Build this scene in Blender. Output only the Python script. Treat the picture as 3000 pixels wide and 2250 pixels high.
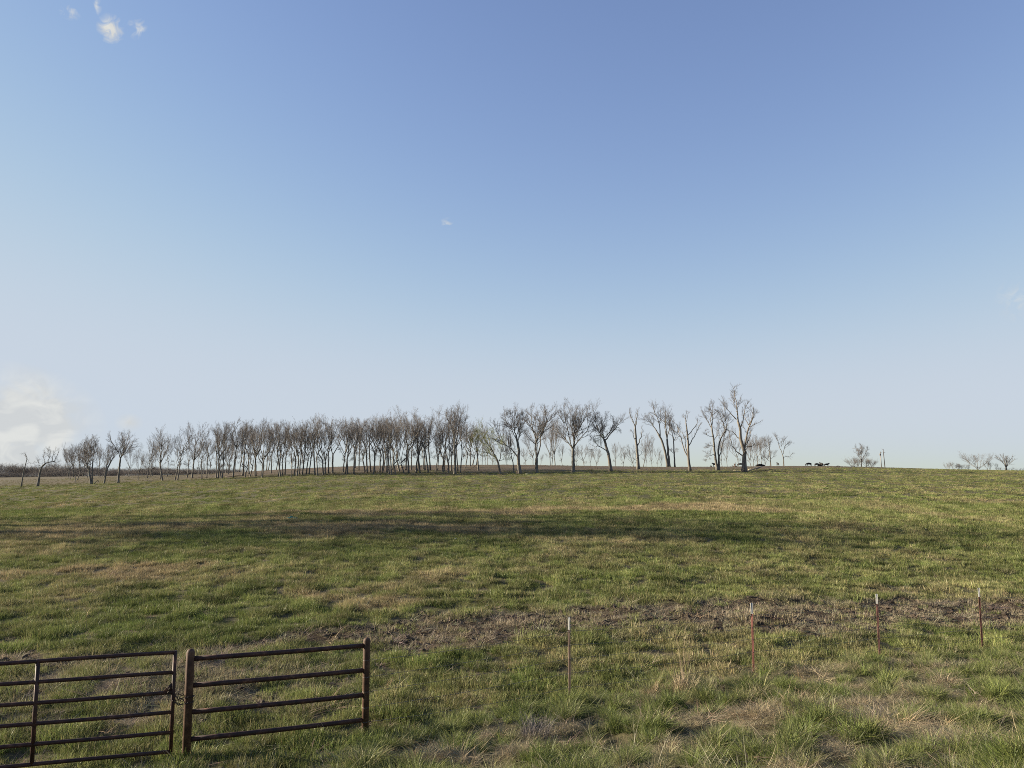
import bpy, bmesh, math, random
import numpy as np
from mathutils import Matrix, Vector

for _o in list(bpy.data.objects):
    bpy.data.objects.remove(_o)
SC = bpy.context.scene
COL = SC.collection

# ------------------------------------------------------------------ camera
FPX, CX, CY = 2250.0, 1500.0, 1125.0          # focal length and centre in photo pixels (3000 x 2250)
EYE = 4.1                                     # eye height above the fence line (road bank)
PITCH = math.atan((1365.0 - CY) / FPX)
cam_d = bpy.data.cameras.new('camera')
cam_d.sensor_width = 36.0
cam_d.lens = 36.0 * FPX / 3000.0
cam_d.clip_start = 0.1
cam_d.clip_end = 20000
cam = bpy.data.objects.new('camera', cam_d)
cam.location = (0, 0, EYE)
cam.rotation_euler = (math.pi / 2 + PITCH, 0, 0)
COL.objects.link(cam)
SC.camera = cam

# ------------------------------------------------------------------ light
SUN_AZ = math.radians(-81.0)                  # left of the view direction (+Y)
SUN_EL = math.radians(15.0)
SUN_DIR = Vector((math.sin(SUN_AZ) * math.cos(SUN_EL), math.cos(SUN_AZ) * math.cos(SUN_EL), math.sin(SUN_EL)))
sun_d = bpy.data.lights.new('sun', 'SUN')
sun_d.energy = 5.0
sun_d.angle = math.radians(0.53)
sun_d.color = (1.0, 0.88, 0.68)
sun = bpy.data.objects.new('sun', sun_d)
sun.rotation_euler = SUN_DIR.to_track_quat('Z', 'Y').to_euler()
COL.objects.link(sun)

world = bpy.data.worlds.new('World')
SC.world = world
world.use_nodes = True
WT = world.node_tree
WT.nodes.clear()


def wn(kind, **kw):
    n = WT.nodes.new(kind)
    for k, v in kw.items():
        setattr(n, k, v)
    return n


def wmath(op, a, b=None, clamp=False):
    n = wn('ShaderNodeMath', operation=op, use_clamp=clamp)
    for i, v in enumerate((a, b)):
        if v is None:
            continue
        if isinstance(v, (int, float)):
            n.inputs[i].default_value = v
        else:
            WT.links.new(v, n.inputs[i])
    return n.outputs[0]


def ray(px, py):
    """photo pixel -> (x/y, z/y) slopes of its ray"""
    xc = (px - CX) / FPX
    yc = (CY - py) / FPX
    cp, sp = math.cos(PITCH), math.sin(PITCH)
    y = cp - sp * yc
    z = sp + cp * yc
    return xc / y, z / y


def azel(px, py):
    u, w = ray(px, py)
    return math.atan2(u, 1.0), math.atan2(w, math.hypot(u, 1.0))


SKY_STRENGTH = 0.0707
sky = wn('ShaderNodeTexSky', sky_type='NISHITA')
sky.sun_disc = False
sky.sun_elevation = SUN_EL
sky.sun_rotation = SUN_AZ
sky.altitude = 150
sky.air_density = 1.0
sky.dust_density = 0.12
sky.ozone_density = 2.4
tc = wn('ShaderNodeTexCoord')
sep = wn('ShaderNodeSeparateXYZ')
WT.links.new(tc.outputs['Generated'], sep.inputs[0])
az = wmath('ARCTAN2', sep.outputs[0], sep.outputs[1])
el = wmath('ARCSINE', sep.outputs[2])
comb = wn('ShaderNodeCombineXYZ')
WT.links.new(az, comb.inputs[0])
WT.links.new(el, comb.inputs[1])


def wnoise(scale, detail, dist, sx=1.0, sy=1.0, off=(0, 0, 0)):
    mp = wn('ShaderNodeMapping')
    mp.inputs['Location'].default_value = off
    mp.inputs['Scale'].default_value = (sx, sy, 1)
    WT.links.new(comb.outputs[0], mp.inputs[0])
    nz = wn('ShaderNodeTexNoise')
    nz.inputs['Scale'].default_value = scale
    nz.inputs['Detail'].default_value = detail
    nz.inputs['Distortion'].default_value = dist
    WT.links.new(mp.outputs[0], nz.inputs['Vector'])
    return nz.outputs[0]


def blob(px, py, rx, ry):
    """soft elliptical cloud body, 1 at its middle and 0 at its rim"""
    a0, e0 = azel(px, py)
    a = wmath('MULTIPLY', wmath('SUBTRACT', az, a0), FPX / rx)
    e = wmath('MULTIPLY', wmath('SUBTRACT', el, e0), FPX / ry)
    r = wmath('SQRT', wmath('ADD', wmath('MULTIPLY', a, a), wmath('MULTIPLY', e, e)))
    return wmath('SUBTRACT', 1.0, r, clamp=True)


fine = wnoise(80, 7, 1.2, off=(3.1, 1.7, 0))
soft = wnoise(16, 8, 0.7, off=(0.4, 2.2, 0))
# wisps high in the sky
w = blob(324, 86, 36, 38)
for b in (blob(203, 34, 30, 20), blob(404, 84, 28, 30), blob(284, 10, 14, 30), blob(1312, 655, 26, 18), wmath('MULTIPLY', blob(2990, 880, 60, 60), 0.4)):
    w = wmath('MAXIMUM', w, wmath('MULTIPLY', b, 0.55))
w = wmath('MULTIPLY', wmath('ADD', w, wmath('MULTIPLY', wmath('SUBTRACT', fine, 0.5), 3.6)), wmath('POWER', w, 0.7))
wisps = wmath('MULTIPLY', w, 1.25, clamp=True)
# low bank of cloud over the left horizon
bank = blob(-50, 1250, 270, 170)
bank = wmath('MULTIPLY', bank, wmath('MULTIPLY', wmath('ADD', wmath('MULTIPLY', wmath('SUBTRACT', soft, 0.44), 5.0), 0.5), 2.4), clamp=True)
puff = blob(378, 1238, 36, 26)
puff = wmath('MULTIPLY', puff, wmath('ADD', 0.5, fine), clamp=True)
mask = wmath('MAXIMUM', wisps, wmath('MAXIMUM', wmath('MULTIPLY', bank, 0.75), wmath('MULTIPLY', puff, 0.7)), clamp=True)
# soft shoulder of the exposure towards the bright horizon, the same in every direction
EXPOSURE = 1.6
S_ = SKY_STRENGTH * 2 ** EXPOSURE
sk = wn('ShaderNodeSeparateColor')
WT.links.new(sky.outputs[0], sk.inputs[0])
skc = wn('ShaderNodeCombineColor')
for i_, (gain, k_) in enumerate(((1.23, 0.59), (1.03, 0.665), (1.11, 0.76))):
    x_ = wmath('MULTIPLY', sk.outputs[i_], S_ * gain)
    q_ = wmath('POWER', wmath('ADD', 1.0, wmath('POWER', wmath('MULTIPLY', x_, 1 / k_), 5.0)), 0.2)
    WT.links.new(wmath('DIVIDE', wmath('DIVIDE', x_, q_), S_), skc.inputs[i_])
mix = wn('ShaderNodeMix', data_type='RGBA')
WT.links.new(mask, mix.inputs[0])
WT.links.new(skc.outputs[0], mix.inputs[6])
cmix = wn('ShaderNodeMix', data_type='RGBA')
WT.links.new(wmath('MULTIPLY', wmath('SUBTRACT', wnoise(30, 8, 1.0, sy=1.6, off=(5, 1, 0)), 0.42), 4.0, clamp=True), cmix.inputs[0])
cmix.inputs[6].default_value = (3.0, 3.05, 3.0, 1)
cmix.inputs[7].default_value = (3.7, 3.68, 3.45, 1)
WT.links.new(cmix.outputs[2], mix.inputs[7])
bg = wn('ShaderNodeBackground')
bg.inputs['Strength'].default_value = SKY_STRENGTH
WT.links.new(mix.outputs[2], bg.inputs['Color'])
wo = wn('ShaderNodeOutputWorld')
WT.links.new(bg.outputs[0], wo.inputs['Surface'])

SC.view_settings.view_transform = 'Standard'
SC.view_settings.look = 'None'
SC.view_settings.exposure = EXPOSURE
SC.view_settings.gamma = 1.0
SC.view_settings.use_curve_mapping = False
SC.render.engine = 'CYCLES'
SC.cycles.max_bounces = 6
SC.cycles.diffuse_bounces = 3
SC.cycles.transmission_bounces = 3
SC.cycles.use_denoising = False
SC.cycles.pixel_filter_type = 'BLACKMAN_HARRIS'
SC.cycles.filter_width = 0.95

# ------------------------------------------------------------------ helpers
_prm = np.random.RandomState(11).permutation(512)
_prm = np.concatenate([_prm, _prm, _prm])
_ang = np.random.RandomState(12).rand(512) * 2 * np.pi


def noise2(x, y):
    x = np.asarray(x, float)
    y = np.asarray(y, float)
    xi = np.floor(x).astype(int)
    yi = np.floor(y).astype(int)
    xf, yf = x - xi, y - yi
    sx = xf * xf * xf * (xf * (xf * 6 - 15) + 10)
    sy = yf * yf * yf * (yf * (yf * 6 - 15) + 10)

    def g(a, b, dx, dy):
        t = _ang[_prm[_prm[a & 511] + (b & 511)]]
        return np.cos(t) * dx + np.sin(t) * dy
    n0 = g(xi, yi, xf, yf) * (1 - sx) + g(xi + 1, yi, xf - 1, yf) * sx
    n1 = g(xi, yi + 1, xf, yf - 1) * (1 - sx) + g(xi + 1, yi + 1, xf - 1, yf - 1) * sx
    return (n0 * (1 - sy) + n1 * sy) * 1.5


def fbm(x, y, octv=3):
    s, a = 0, 1.0
    for k in range(octv):
        s = s + a * noise2(x * 2 ** k + 17.3 * k, y * 2 ** k + 5.1 * k)
        a *= 0.5
    return s


def sstep(a, b, x):
    t = np.clip((x - a) / (b - a), 0, 1)
    return t * t * (3 - 2 * t)


def lerp(a, b, t):
    return a + (b - a) * t


def tag(o, label=None, cat=None, group=None, kind=None):
    for k, v in (('label', label), ('category', cat), ('group', group), ('kind', kind)):
        if v:
            o[k] = v
    return o


def empty(name, loc=(0, 0, 0)):
    o = bpy.data.objects.new(name, None)
    o.location = loc
    o.empty_display_size = 0.2
    COL.objects.link(o)
    return o


def obj(name, me, mat=None, parent=None, loc=None):
    o = bpy.data.objects.new(name, me)
    if mat is not None and not me.materials:
        me.materials.append(mat)
    if parent is not None:
        o.parent = parent
    if loc is not None:
        o.location = loc
    COL.objects.link(o)
    return o


def quad_mesh(name, V, F, smooth=True):
    """fast mesh from (n,3) vertices and (m,4) faces"""
    V = np.asarray(V, np.float32)
    F = np.asarray(F, np.int32)
    me = bpy.data.meshes.new(name)
    me.vertices.add(len(V))
    me.vertices.foreach_set('co', V.ravel())
    me.loops.add(F.size)
    me.loops.foreach_set('vertex_index', F.ravel())
    k = F.shape[1]
    me.polygons.add(len(F))
    me.polygons.foreach_set('loop_start', np.arange(0, F.size, k, dtype=np.int32))
    me.update(calc_edges=True)
    if smooth:
        me.polygons.foreach_set('use_smooth', np.ones(len(F), bool))
    return me


def nodemat(name):
    m = bpy.data.materials.new(name)
    m.use_nodes = True
    nt = m.node_tree
    b = nt.nodes['Principled BSDF']
    return m, nt, b


def noise_ramp(nt, scale, stops, detail=5, rough=0.6, coord='Object', stretch=(1, 1, 1)):
    t = nt.nodes.new('ShaderNodeTexCoord')
    mp = nt.nodes.new('ShaderNodeMapping')
    mp.inputs['Scale'].default_value = stretch
    n = nt.nodes.new('ShaderNodeTexNoise')
    n.inputs['Scale'].default_value = scale
    n.inputs['Detail'].default_value = detail
    n.inputs['Roughness'].default_value = rough
    r = nt.nodes.new('ShaderNodeValToRGB')
    e = r.color_ramp.elements
    while len(e) < len(stops):
        e.new(0.5)
    for el_, (p, c) in zip(e, stops):
        el_.position = p
        el_.color = (*c, 1)
    nt.links.new(t.outputs[coord], mp.inputs[0])
    nt.links.new(mp.outputs[0], n.inputs['Vector'])
    nt.links.new(n.outputs[0], r.inputs[0])
    return r.outputs[0], n.outputs[0]


def bump(nt, b, h, dist, strength=0.6):
    n = nt.nodes.new('ShaderNodeBump')
    n.inputs['Distance'].default_value = dist
    n.inputs['Strength'].default_value = strength
    nt.links.new(h, n.inputs['Height'])
    nt.links.new(n.outputs[0], b.inputs['Normal'])


def simple_mat(name, scale, stops, rough=0.85, bmp=None, metal=0.0, stretch=(1, 1, 1), spec=0.3):
    m, nt, b = nodemat(name)
    c, h = noise_ramp(nt, scale, stops, stretch=stretch)
    nt.links.new(c, b.inputs['Base Color'])
    b.inputs['Roughness'].default_value = rough
    b.inputs['Metallic'].default_value = metal
    b.inputs['Specular IOR Level'].default_value = spec
    if bmp:
        bump(nt, b, h, bmp)
    return m


M_BARK = simple_mat('bark', 3.0, [(0.3, (0.075, 0.064, 0.053)), (0.55, (0.145, 0.134, 0.112)), (0.75, (0.24, 0.21, 0.175))], bmp=0.02, stretch=(1, 1, 0.3))
M_PALEBARK = simple_mat('pale_bark', 2.0, [(0.3, (0.07, 0.058, 0.046)), (0.5, (0.135, 0.114, 0.09)), (0.75, (0.24, 0.21, 0.165))], bmp=0.02, stretch=(1, 1, 0.25))
M_TWIG = simple_mat('twig', 2.0, [(0.3, (0.1, 0.085, 0.075)), (0.7, (0.165, 0.142, 0.126))])
M_TWIGGREEN = simple_mat('budding_twig', 2.0, [(0.3, (0.11, 0.12, 0.035)), (0.7, (0.2, 0.2, 0.06))])
M_DEADWOOD = simple_mat('dead_wood', 1.6, [(0.3, (0.2, 0.165, 0.12)), (0.55, (0.38, 0.33, 0.25)), (0.75, (0.55, 0.49, 0.38))], bmp=0.015, stretch=(0.25, 1, 1))
M_DARKWOOD = simple_mat('rotten_wood', 2.2, [(0.3, (0.05, 0.035, 0.028)), (0.7, (0.15, 0.1, 0.07))], bmp=0.02)
M_STRAWWOOD = simple_mat('split_wood', 2.0, [(0.3, (0.36, 0.3, 0.2)), (0.7, (0.58, 0.51, 0.37))])
M_RUST = simple_mat('rusted_red_paint', 11.0, [(0.3, (0.018, 0.009, 0.007)), (0.5, (0.042, 0.017, 0.012)), (0.62, (0.065, 0.028, 0.018)), (0.74, (0.16, 0.075, 0.042))], rough=0.62, bmp=0.002, spec=0.35)
M_RUSTPOST = simple_mat('rusted_pipe', 8.0, [(0.28, (0.026, 0.014, 0.009)), (0.5, (0.066, 0.034, 0.02)), (0.75, (0.14, 0.085, 0.05))], rough=0.7, bmp=0.002)
M_TPOST = simple_mat('red_primer_steel', 14.0, [(0.3, (0.07, 0.035, 0.028)), (0.6, (0.16, 0.075, 0.056)), (0.8, (0.22, 0.13, 0.095))], rough=0.7)
M_TPOST_OLD = simple_mat('weathered_steel', 9.0, [(0.3, (0.1, 0.075, 0.06)), (0.55, (0.17, 0.115, 0.085)), (0.8, (0.26, 0.2, 0.16))], rough=0.7, stretch=(1, 1, 0.4))
M_TPOST_RED = simple_mat('red_painted_steel', 14.0, [(0.3, (0.1, 0.036, 0.028)), (0.6, (0.18, 0.066, 0.05)), (0.8, (0.25, 0.13, 0.09))], rough=0.7)
M_WHITEPAINT = simple_mat('white_paint', 20.0, [(0.3, (0.4, 0.385, 0.34)), (0.6, (0.62, 0.6, 0.54))], rough=0.6)
M_WIRE = simple_mat('galvanised_wire', 10.0, [(0.3, (0.1, 0.085, 0.07)), (0.7, (0.24, 0.22, 0.2))], rough=0.6, metal=0.3)
M_CHAIN = simple_mat('steel_chain', 30.0, [(0.3, (0.025, 0.018, 0.015)), (0.7, (0.09, 0.065, 0.05))], rough=0.6, metal=0.2)
M_COW = simple_mat('black_hide', 2.5, [(0.3, (0.008, 0.007, 0.006)), (0.7, (0.02, 0.017, 0.015))], rough=0.75)
M_POLE = simple_mat('weathered_pole', 2.0, [(0.3, (0.12, 0.1, 0.085)), (0.7, (0.24, 0.21, 0.18))], stretch=(1, 1, 0.2))
M_STONE = simple_mat('pale_stone', 6.0, [(0.3, (0.3, 0.28, 0.24)), (0.7, (0.55, 0.52, 0.46))], bmp=0.01)
M_TEAL = simple_mat('teal_plastic', 8.0, [(0.3, (0.015, 0.13, 0.11)), (0.7, (0.03, 0.22, 0.19))], rough=0.5)
M_YELLOW = simple_mat('pale_yellow_plastic', 8.0, [(0.3, (0.62, 0.56, 0.3)), (0.7, (0.8, 0.74, 0.46))], rough=0.5)
M_CEDAR = simple_mat('cedar_foliage', 1.2, [(0.3, (0.022, 0.035, 0.014)), (0.7, (0.055, 0.075, 0.03))])


def tubes(P, R, k):
    """P (N,m,3) polylines, R (N,m) radii -> vertices, quads of N open tubes with k sides"""
    N, m, _ = P.shape
    T = np.empty_like(P)
    T[:, 1:-1] = P[:, 2:] - P[:, :-2]
    T[:, 0] = P[:, 1] - P[:, 0]
    T[:, -1] = P[:, -1] - P[:, -2]
    T /= np.linalg.norm(T, axis=2, keepdims=True) + 1e-9
    mean = T.mean(axis=1, keepdims=True)
    ref = np.where(np.abs(mean[..., 2:3]) > 0.8, np.array([1.0, 0.13, 0.0]), np.array([0.0, 0.12, 1.0]))
    A = np.cross(T, np.broadcast_to(ref, T.shape))
    A /= np.linalg.norm(A, axis=2, keepdims=True) + 1e-9
    B = np.cross(T, A)
    th = np.arange(k) / k * 2 * np.pi
    V = P[:, :, None, :] + R[:, :, None, None] * (A[:, :, None, :] * np.cos(th)[None, None, :, None] + B[:, :, None, :] * np.sin(th)[None, None, :, None])
    V = V.reshape(-1, 3)
    base = (np.arange(N) * m * k)[:, None, None]
    ring = (np.arange(m - 1) * k)[None, :, None]
    s = np.arange(k)[None, None, :]
    s2 = (np.arange(k)[None, None, :] + 1) % k
    F = np.stack([base + ring + s, base + ring + s2, base + ring + k + s2, base + ring + k + s], axis=-1).reshape(-1, 4)
    return V, F


class Geo:
    def __init__(self):
        self.V, self.F, self.n = [], [], 0

    def add(self, V, F):
        self.V.append(V)
        self.F.append(F + self.n)
        self.n += len(V)

    def tube(self, pts, radii, k=8, cap=True):
        P = np.asarray(pts, float)[None]
        R = np.broadcast_to(np.asarray(radii, float), (P.shape[1],))[None]
        if cap:
            P = np.concatenate([P[:, :1], P, P[:, -1:]], axis=1)
            d0 = P[:, 2] - P[:, 1]
            d1 = P[:, -2] - P[:, -3]
            P[:, 0] -= d0 / (np.linalg.norm(d0) + 1e-9) * 1e-4
            P[:, -1] += d1 / (np.linalg.norm(d1) + 1e-9) * 1e-4
            R = np.concatenate([R[:, :1] * 0.02, R, R[:, -1:] * 0.02], axis=1)
        self.add(*tubes(P, R, k))

    def box(self, M, sx, sy, sz):
        c = np.array([[x, y, z] for z in (-.5, .5) for y in (-.5, .5) for x in (-.5, .5)]) * (sx, sy, sz)
        M = np.array(M)
        c = c @ M[:3, :3].T + M[:3, 3]
        self.add(c, np.array([[0, 2, 3, 1], [4, 5, 7, 6], [0, 1, 5, 4], [2, 6, 7, 3], [0, 4, 6, 2], [1, 3, 7, 5]]))

    def mesh(self, name, smooth=True):
        return quad_mesh(name, np.concatenate(self.V), np.concatenate(self.F), smooth)


# ------------------------------------------------------------------ terrain
FENCE_A, FENCE_B = 13.2, 0.5                  # fence line: y = A + B x
FN = math.hypot(1, FENCE_B)


def fence_dist(x, y):
    """metres from the fence line, positive on the road side"""
    return (FENCE_A + FENCE_B * x - y) / FN


def fence_z(x):
    return np.interp(x, [-14, -5, -2, 1, 5, 8.2, 11.6, 16, 24], [0.14, 0.1, 0.04, 0.05, 0.07, -0.07, -0.3, -0.5, -0.7])


_cols = [-400, 0, 300, 600, 800, 1050, 1500, 1750, 1950, 2200, 2400, 2600, 2800, 3000, 3400]
_row200 = [1436, 1426, 1417, 1405, 1396, 1389, 1388, 1383, 1380.5, 1382, 1381, 1382, 1384, 1387, 1394]
_row280 = [1420, 1413, 1403, 1391, 1375.5, 1363.5, 1360, 1364.5, 1367.5, 1365.5, 1363.5, 1369, 1375, 1378.5, 1384]
_row500 = [1397, 1396, 1393, 1390.5, 1391, 1391, 1391, 1391, 1391, 1391, 1391, 1391, 1391, 1391, 1391]
_ycol = np.array([0, 15, 30, 50, 90, 140, 200, 240, 280, 330, 500, 900, 2500, 9000.0])
_U = np.array([ray(c, 1390)[0] for c in _cols])


def _zrow(rows, d):
    return np.array([EYE + ray(1500, r)[1] * d for r in rows])


_z200, _z280, _z500 = _zrow(_row200, 200), _zrow(_row280, 280), _zrow(_row500, 500)
_zf = fence_z(_U * 18)
_Z = np.zeros((len(_U), len(_ycol)))
for j, d in enumerate(_ycol):
    if d <= 15:
        _Z[:, j] = _zf
    elif d < 200:
        t = (d - 15) / 185.0
        _Z[:, j] = _zf + (_z200 - _zf) * (t ** 1.12)
    elif d == 200:
        _Z[:, j] = _z200
    elif d == 240:
        _Z[:, j] = lerp(_z200, _z280, 0.56)
    elif d == 280:
        _Z[:, j] = _z280
    elif d == 330:
        _Z[:, j] = np.minimum(lerp(_z280, _z500, 0.15), _z280 - 0.25)
    elif d == 500:
        _Z[:, j] = _z500
    else:
        _Z[:, j] = {900: -9.0, 2500: -34.0, 9000: -150.0}[d]
# resample on a fine grid and smooth a little
_ug = np.linspace(_U[0], _U[-1], 121)
_lg = np.linspace(0, math.log(9000 / 20.0 + 1), 321)
_yg = (np.exp(_lg) - 1) * 20.0
_G = np.array([np.interp(_ug, _U, _Z[:, j]) for j in range(len(_ycol))])
_G = np.array([np.interp(_yg, _ycol, _G[:, i]) for i in range(len(_ug))])
for _ in range(6):
    p = np.pad(_G, ((1, 1), (0, 0)), mode='edge')
    _G = (p[:-2] + 2 * p[1:-1] + p[2:]) / 4
for _ in range(4):
    p = np.pad(_G, ((0, 0), (1, 1)), mode='edge')
    _G = (p[:, :-2] + 2 * p[:, 1:-1] + p[:, 2:]) / 4


def table_z(x, y):
    u = np.clip(x / np.maximum(y, 20.0), _ug[0], _ug[-1])
    l = np.log(np.clip(y, 0, 8999) / 20.0 + 1)
    a = (u - _ug[0]) / (_ug[1] - _ug[0])
    b = l / (_lg[1] - _lg[0])
    i = np.clip(a.astype(int), 0, len(_ug) - 2)
    j = np.clip(b.astype(int), 0, len(_lg) - 2)
    fa, fb = a - i, b - j
    return (_G[i, j] * (1 - fa) + _G[i + 1, j] * fa) * (1 - fb) + (_G[i, j + 1] * (1 - fa) + _G[i + 1, j + 1] * fa) * fb


def smooth_z(x, y):
    x = np.asarray(x, float)
    y = np.asarray(y, float)
    d = fence_dist(x, y)
    zf = fence_z(x)
    dd = np.clip(d, 0, 13)
    near = zf + 0.10 * dd + 0.0094 * dd * dd
    near = np.where(d > 11.5, np.minimum(near, 2.5), near)
    far = lerp(zf, table_z(x, y), sstep(0, 26, -d))
    return np.where(d > 0, near, far)


def rough_z(x, y):
    d = fence_dist(x, y)
    far = sstep(25, 120, y)
    near_fence = 0.35 + 0.65 * sstep(0.5, 4, np.abs(d))
    z = 0.03 * fbm(x / 0.6 + 5, y / 0.6, 2) * sstep(40, 12, y)
    z = z + 0.035 * fbm(x / 1.1, y / 1.1, 2) * (1 - far) * (1 + 0.9 * sstep(0, 2, d))
    z = z + 0.05 * fbm(x / 2.3 + 3, y / 2.3, 2) * sstep(80, 25, y) * near_fence
    z = z + 0.065 * fbm(x / 6.0 + 3, y / 7.0 + 1, 2) * sstep(35, 70, y) * sstep(220, 120, y)
    z = z + 0.07 * fbm(x / 0.55 + 8, y / 0.55, 2) * sstep(0.2, 0.9, d) * sstep(26, 18, y)
    z = z + 0.07 * fbm(x / 5.0 + 9, y / 5.0, 2) * near_fence
    z = z + far * 0.11 * fbm(x / 14.0, y / 18.0 + 4, 3) * (1 - 0.75 * sstep(170, 250, y))
    return z


def ground_z(x, y):
    return smooth_z(x, y) + rough_z(np.asarray(x, float), np.asarray(y, float))


def hit(px, py, ymax=700.0):
    """where a photo pixel's ray meets the ground"""
    u, w_ = ray(px, py)
    ys = np.exp(np.linspace(math.log(5.0), math.log(ymax), 2500))
    gap = EYE + w_ * ys - smooth_z(u * ys, ys)
    neg = np.nonzero(gap <= 0)[0]
    y = ys[neg[0]] if len(neg) else ys[np.argmin(gap)]
    return u * y, y


def on_ground(x, y, sink=0.0):
    return Vector((float(x), float(y), float(ground_z(x, y)) - sink))


# what grows where ------------------------------------------------------
def blob_list(L):
    out = []
    for px, py, rx, ry, amt in L:
        x, y = hit(px, py)
        x1, y1 = hit(px, py - ry)
        x2, y2 = hit(px, py + ry)
        out.append((x, y, rx * y / FPX, max(1.0, (y1 - y2) / 2), amt))
    return out


TAN = blob_list([(250, 1690, 330, 26, 1.0), (560, 1668, 200, 16, .7), (1050, 1726, 260, 22, .75), (1300, 1700, 200, 16, .6),
                 (1000, 1505, 420, 8, 1.0), (1500, 1500, 420, 9, 1.0), (2000, 1490, 420, 11, .9), (150, 1565, 360, 26, .9), (1150, 1545, 520, 26, 1.0), (550, 1540, 360, 20, .85),
                 (1700, 1580, 380, 16, .6), (2150, 1655, 420, 22, .45), (2600, 1640, 360, 22, .35), (2700, 1745, 300, 16, .5), (2950, 1470, 260, 10, .5),
                 (600, 1620, 300, 14, .4), (250, 1475, 300, 10, .4), (1100, 1440, 400, 10, .45), (2500, 1440, 400, 9, .35)])
MUD = np.array([hit(*p) for p in [(-250, 1965), (100, 1932), (520, 1910), (800, 1884), (1100, 1858), (1350, 1838), (1600, 1820), (1850, 1806), (2100, 1802), (2400, 1804), (2700, 1794), (2950, 1796), (3250, 1792)]])
MUD_W = np.array([0.3, 0.4, 0.35, 0.6, 1.5, 2.0, 1.8, 1.9, 2.2, 2.2, 1.9, 2.1, 2.1])
FRONT_U = np.array([ray(c, 1390)[0] for c in (-400, 0, 300, 600, 1000, 1400, 1800, 2100, 2300, 2500, 2800, 3400)])
FRONT_Y = np.array([196, 198, 200, 200, 200, 204, 208, 212, 226, 246, 262, 270.0])


def maps(x, y):
    d = fence_dist(x, y)
    t = 0.18 + 0.40 * fbm(x / 9.0 + 31, y / 13.0, 3) + 0.25 * fbm(x / 1.6, y / 2.2 + 50, 2)
    wx = x + 3.0 * fbm(x / 6.0, y / 6.0 + 80, 2)
    wy = y + 4.0 * fbm(x / 7.0 + 60, y / 7.0, 2)
    for bx, by, rx, ry, amt in TAN:
        e = np.sqrt(((wx - bx) / rx) ** 2 + ((wy - by) / ry) ** 2)
        t = np.maximum(t, (amt + 0.3 * fbm(x / 1.4, y / 1.8, 2)) * sstep(1.25, 0.35, e))
    tan = np.clip(t, 0, 1)
    my = np.interp(x, MUD[:, 0], MUD[:, 1])
    mw = np.interp(x, MUD[:, 0], MUD_W)
    md = np.abs(y - my + 0.9 * fbm(x / 3.0, y / 3.0 + 7, 2)) / mw
    mud = sstep(1.25, 0.55, md + 0.45 * fbm(x / 0.9 + 3, y / 0.9, 2))
    # worn, littered ground between the gate and the track
    gx, gy = hit(520, 2000)
    e = np.sqrt(((x - gx) / 3.2) ** 2 + ((y - gy) / 2.4) ** 2)
    litter = sstep(1.2, 0.2, e + 0.7 * fbm(x / 0.8, y / 0.8 + 20, 2)) * 0.8
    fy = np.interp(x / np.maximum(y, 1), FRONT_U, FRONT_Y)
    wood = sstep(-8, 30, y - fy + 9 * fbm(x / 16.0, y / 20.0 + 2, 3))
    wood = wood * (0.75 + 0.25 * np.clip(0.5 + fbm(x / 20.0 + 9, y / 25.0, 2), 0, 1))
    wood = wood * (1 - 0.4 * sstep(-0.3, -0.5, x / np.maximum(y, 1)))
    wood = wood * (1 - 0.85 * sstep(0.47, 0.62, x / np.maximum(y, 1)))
    return tan, mud, litter, wood, d


# ground sheet: a fan of cells that grow with distance
nr, nc = 640, 520
yr = np.concatenate([np.linspace(-45, 2.6, 14), 3.0 * np.exp(np.linspace(0, 1, nr - 14) * math.log(3000.0))])
sc_ = np.linspace(-1, 1, nc)
sc_ = 1.15 * sc_ + 1.4 * np.sign(sc_) * np.abs(sc_) ** 7
YY, SS = np.meshgrid(yr, sc_, indexing='ij')
XX = SS * (np.maximum(YY, 0) * 1.05 + 16)
ZZ = ground_z(XX, YY)
gv = np.stack([XX, YY, ZZ], -1).reshape(-1, 3)
ii = (np.arange(nr - 1)[:, None] * nc + np.arange(nc - 1)[None, :]).ravel()
gf = np.stack([ii, ii + 1, ii + nc + 1, ii + nc], 1)
g_me = quad_mesh('ground', gv, gf)
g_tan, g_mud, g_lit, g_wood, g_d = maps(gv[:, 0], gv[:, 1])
C_SOIL = np.array([0.07, 0.05, 0.036])
C_GREEN = np.array([0.145, 0.174, 0.052])
C_GREEN2 = np.array([0.105, 0.138, 0.037])
C_TAN = np.array([0.29, 0.232, 0.135])
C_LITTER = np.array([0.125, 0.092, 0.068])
C_STRAW = np.array([0.35, 0.295, 0.20])
C_MUD = np.array([0.045, 0.029, 0.018])


def mixc(a, b, t):
    return a + (b - a) * np.asarray(t)[..., None]


gc = mixc(np.broadcast_to(np.array([.09, .085, .04]), gv.shape), C_TAN * 0.62, g_tan * 0.85)
gc = mixc(gc, C_SOIL, 0.35 * sstep(60, 15, gv[:, 1]))
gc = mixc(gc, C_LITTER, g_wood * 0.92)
gc = mixc(gc, C_LITTER, g_lit)
gc = mixc(gc, C_MUD, g_mud)
ca = g_me.color_attributes.new('tint', 'FLOAT_COLOR', 'POINT')
ca.data.foreach_set('color', np.concatenate([gc, np.ones((len(gc), 1))], 1).astype(np.float32).ravel())
M_GROUND, nt, b = nodemat('pasture_soil')
at = nt.nodes.new('ShaderNodeAttribute')
at.attribute_name = 'tint'
cr, hh = noise_ramp(nt, 2.6, [(0.25, (0.5, 0.5, 0.5)), (0.75, (1.35, 1.35, 1.35))], detail=8, rough=0.7)
mx = nt.nodes.new('ShaderNodeMix')
mx.data_type = 'RGBA'
mx.blend_type = 'MULTIPLY'
mx.inputs[0].default_value = 1.0
nt.links.new(at.outputs['Color'], mx.inputs[6])
nt.links.new(cr, mx.inputs[7])
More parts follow.
